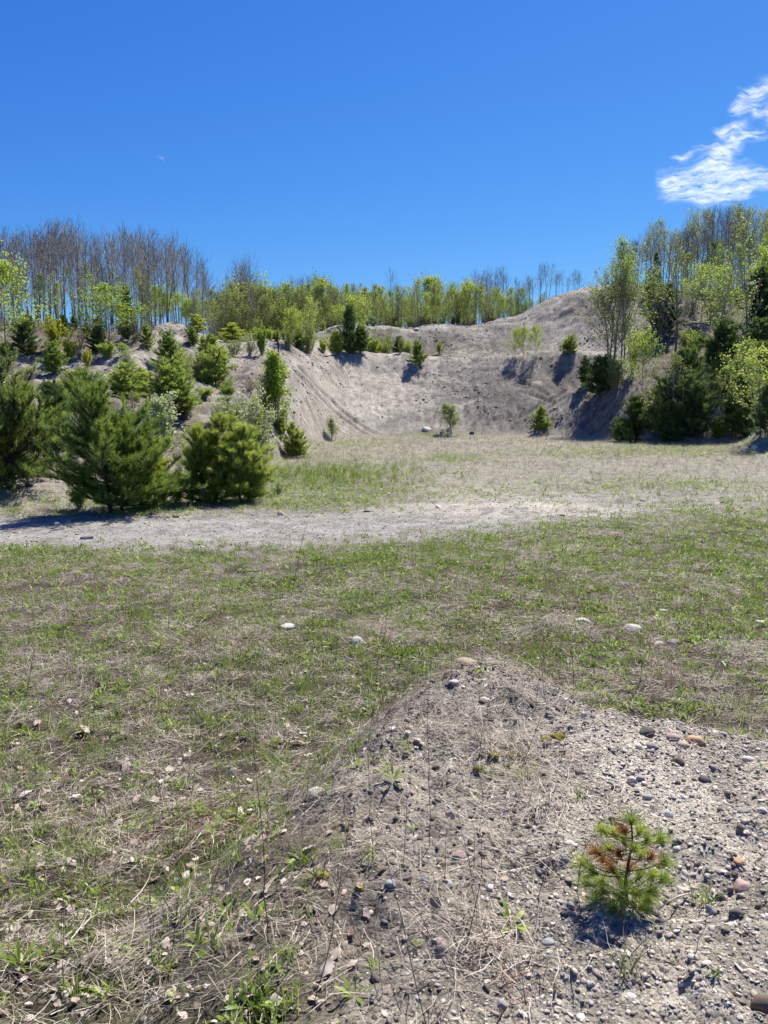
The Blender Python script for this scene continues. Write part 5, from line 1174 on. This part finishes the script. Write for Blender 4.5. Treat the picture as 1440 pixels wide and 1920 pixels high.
stalk([(588,1420),(587,1380),(586,1352),(580,1328)], .0016, 'stem', 'withered plant with rust-brown flower head left of the mound', 'withered_flower', 2, 960, None, 'dead flower', .012)
rg = np.random.default_rng(55); SEEN = set()
for i in range(44):
    u = rg.uniform(0, 1440); v = rg.uniform(1090, 1900)
    if u > 1100 and v > 1340: continue
    h_ = hit(u, v)
    if h_ is None: continue
    L = rg.uniform(.14, .36)/h_[1]*F; ln = rg.normal(0, .16)
    lb_ = ('dark', 'brown', 'pale')[i % 3]+' dry stalk '+('leaning left' if ln < -.06 else 'leaning right' if ln > .06 else 'upright')+' '+('in the bottom litter' if v > 1650 else 'in the leafy slope' if v > 1420 else 'in the near grass' if v > 1250 else 'in the far grass')+' '+('at the left edge' if u < 200 else 'near the whitish stalk' if u < 380 else 'mid-left' if u < 600 else 'left of the mound peak' if u < 860 else 'below the mound peak' if u < 1100 else 'toward the right edge')
    if lb_ in SEEN: continue
    SEEN.add(lb_)
    stalk([(u, v), (u+ln*L*.4, v-L*.5), (u+ln*L*1.1, v-L)], .0011+.0001*h_[1], ('stem', 'stem', 'stem_pale')[i % 3], lb_, 'dry_stalk', 4, 1000+i, 'thin dry stalks in the grass')
# lying straws and sticks
for i, (u, v, du, dv, m_, lb) in enumerate([(400,1498,80,-18,'stem_pale','long pale stick lying in the litter left of the white angular stone'),(480,1560,110,-36,'stem_pale','pale straw lying over the rusty patch'),(90,1440,60,-30,'stem_pale','pale stick lying in the left grass'),(850,1760,60,26,'stem','dark twig lying on the gritty ground'),(1290,1690,-60,30,'stem_pale','thin pale straw lying across the right pebbles'),(20,1500,70,-5,'stem_pale','straight pale straw lying at the left edge')]):
    A_ = hit(u, v); B_ = hit(u+du, v+dv)
    a = Acc(); P = np.array([np.array(A_)*(1-t)+np.array(B_)*t+[0, 0, .012+.012*math.sin(3.1*t)] for t in np.linspace(0, 1, 7)])-np.array(A_); P[:, :2] += np.random.default_rng(i).normal(0, .003, (7, 2))
    a.tube(P, np.linspace(.0032, .0015, 7), 5); tag(link('fallen_stick', a.mesh('fallen_stick', M[m_]), None, A_), lb, 'stick')
# ---------------------------------------------------------------- moss cushions
for i, (u, v, w_, lb) in enumerate([(1046,1386,34,'large yellow-green moss cushion on the mound, right one of two'),(1022,1390,26,'darker moss cushion touching the large one'),(950,1440,20,'small round moss cushion lower left of the large one'),(926,1430,24,'mossy lump between the dry grass on the mound'),(896,1450,20,'olive moss lump at the lower end of the row'),(975,1416,20,'flat moss spot above the small round cushion'),(956,1424,14,'tiny moss spot between two moss lumps'),(604,1652,34,'brown-green moss patch in the lower foreground'),(674,1672,24,'olive moss lump right of the lower moss patch')]):
    x, y, z = hit(u, v); r = .5*w_/F*y*.85; V, Fc = ICO[3]; V = V.copy(); V *= (1+.35*fbm(V[:, 0]*2.2+i, V[:, 1]*2.2+V[:, 2], 3, 1200+i))[:, None]; V[:, 2] *= .62
    a = Acc(); a.add(V*r, Fc, np.clip(.35+.4*V[:, 2]+.5*fbm(V[:, 0]*6, V[:, 1]*6, 2, 3), 0, 1)); rr = np.random.default_rng(i); k = rr.integers(0, len(V), 420)
    needles(a, V[k]*r, V[k], 2, .0045, .0012, rr, .8, rr.uniform(.2, 1, 420)); tag(link('moss_cushion', a.mesh('moss_cushion', M['moss']), None, (x, y, z)), lb, 'moss')
# ---------------------------------------------------------------- single weeds that stand out
for i, (u, v, hpx, lb) in enumerate([(1204,1334,16,'small green weed alone on the mound crest'),(1078,1345,26,'grey-green weed tuft on top of the mound'),(892,1495,20,'bright green weed on the mound slope'),(240,1142,34,'big grass tuft in the left field'),(610,1495,20,'green weed growing at the end of the white angular stone'),(1150,1800,26,'weed in the shadow of the seedling'),(1340,1850,40,'leafy weed in the lower right corner'),(780,1780,30,'green weed in the lower middle'),(20,1600,60,'bright grass tuft at the left edge'),(210,1780,50,'leafy green weed in the lower left'),(370,1770,46,'leafy green weed right of the lower left one'),(130,1860,50,'leafy weed near the bottom left corner'),(700,1820,40,'bright green shoots in the bottom middle'),(920,1345,22,'silver-green weed on the left of the mound top')]):
    x, y, z = hit(u, v); s_ = hpx/F*y/.11; me = (C_weed.objects[i % 5] if 'weed' in lb or 'shoots' in lb else C_grass.objects[i % 6]).data
    o = tag(link('weed' if 'weed' in lb or 'shoots' in lb else 'grass_tuft', me, None, (x, y, z)), lb, 'weed' if 'weed' in lb or 'shoots' in lb else 'grass tuft'); o.scale = (s_, s_, s_); o.rotation_euler = (0, 0, i*1.3)
print('tris', sum(len(me.polygons)*2 for me in bpy.data.meshes))
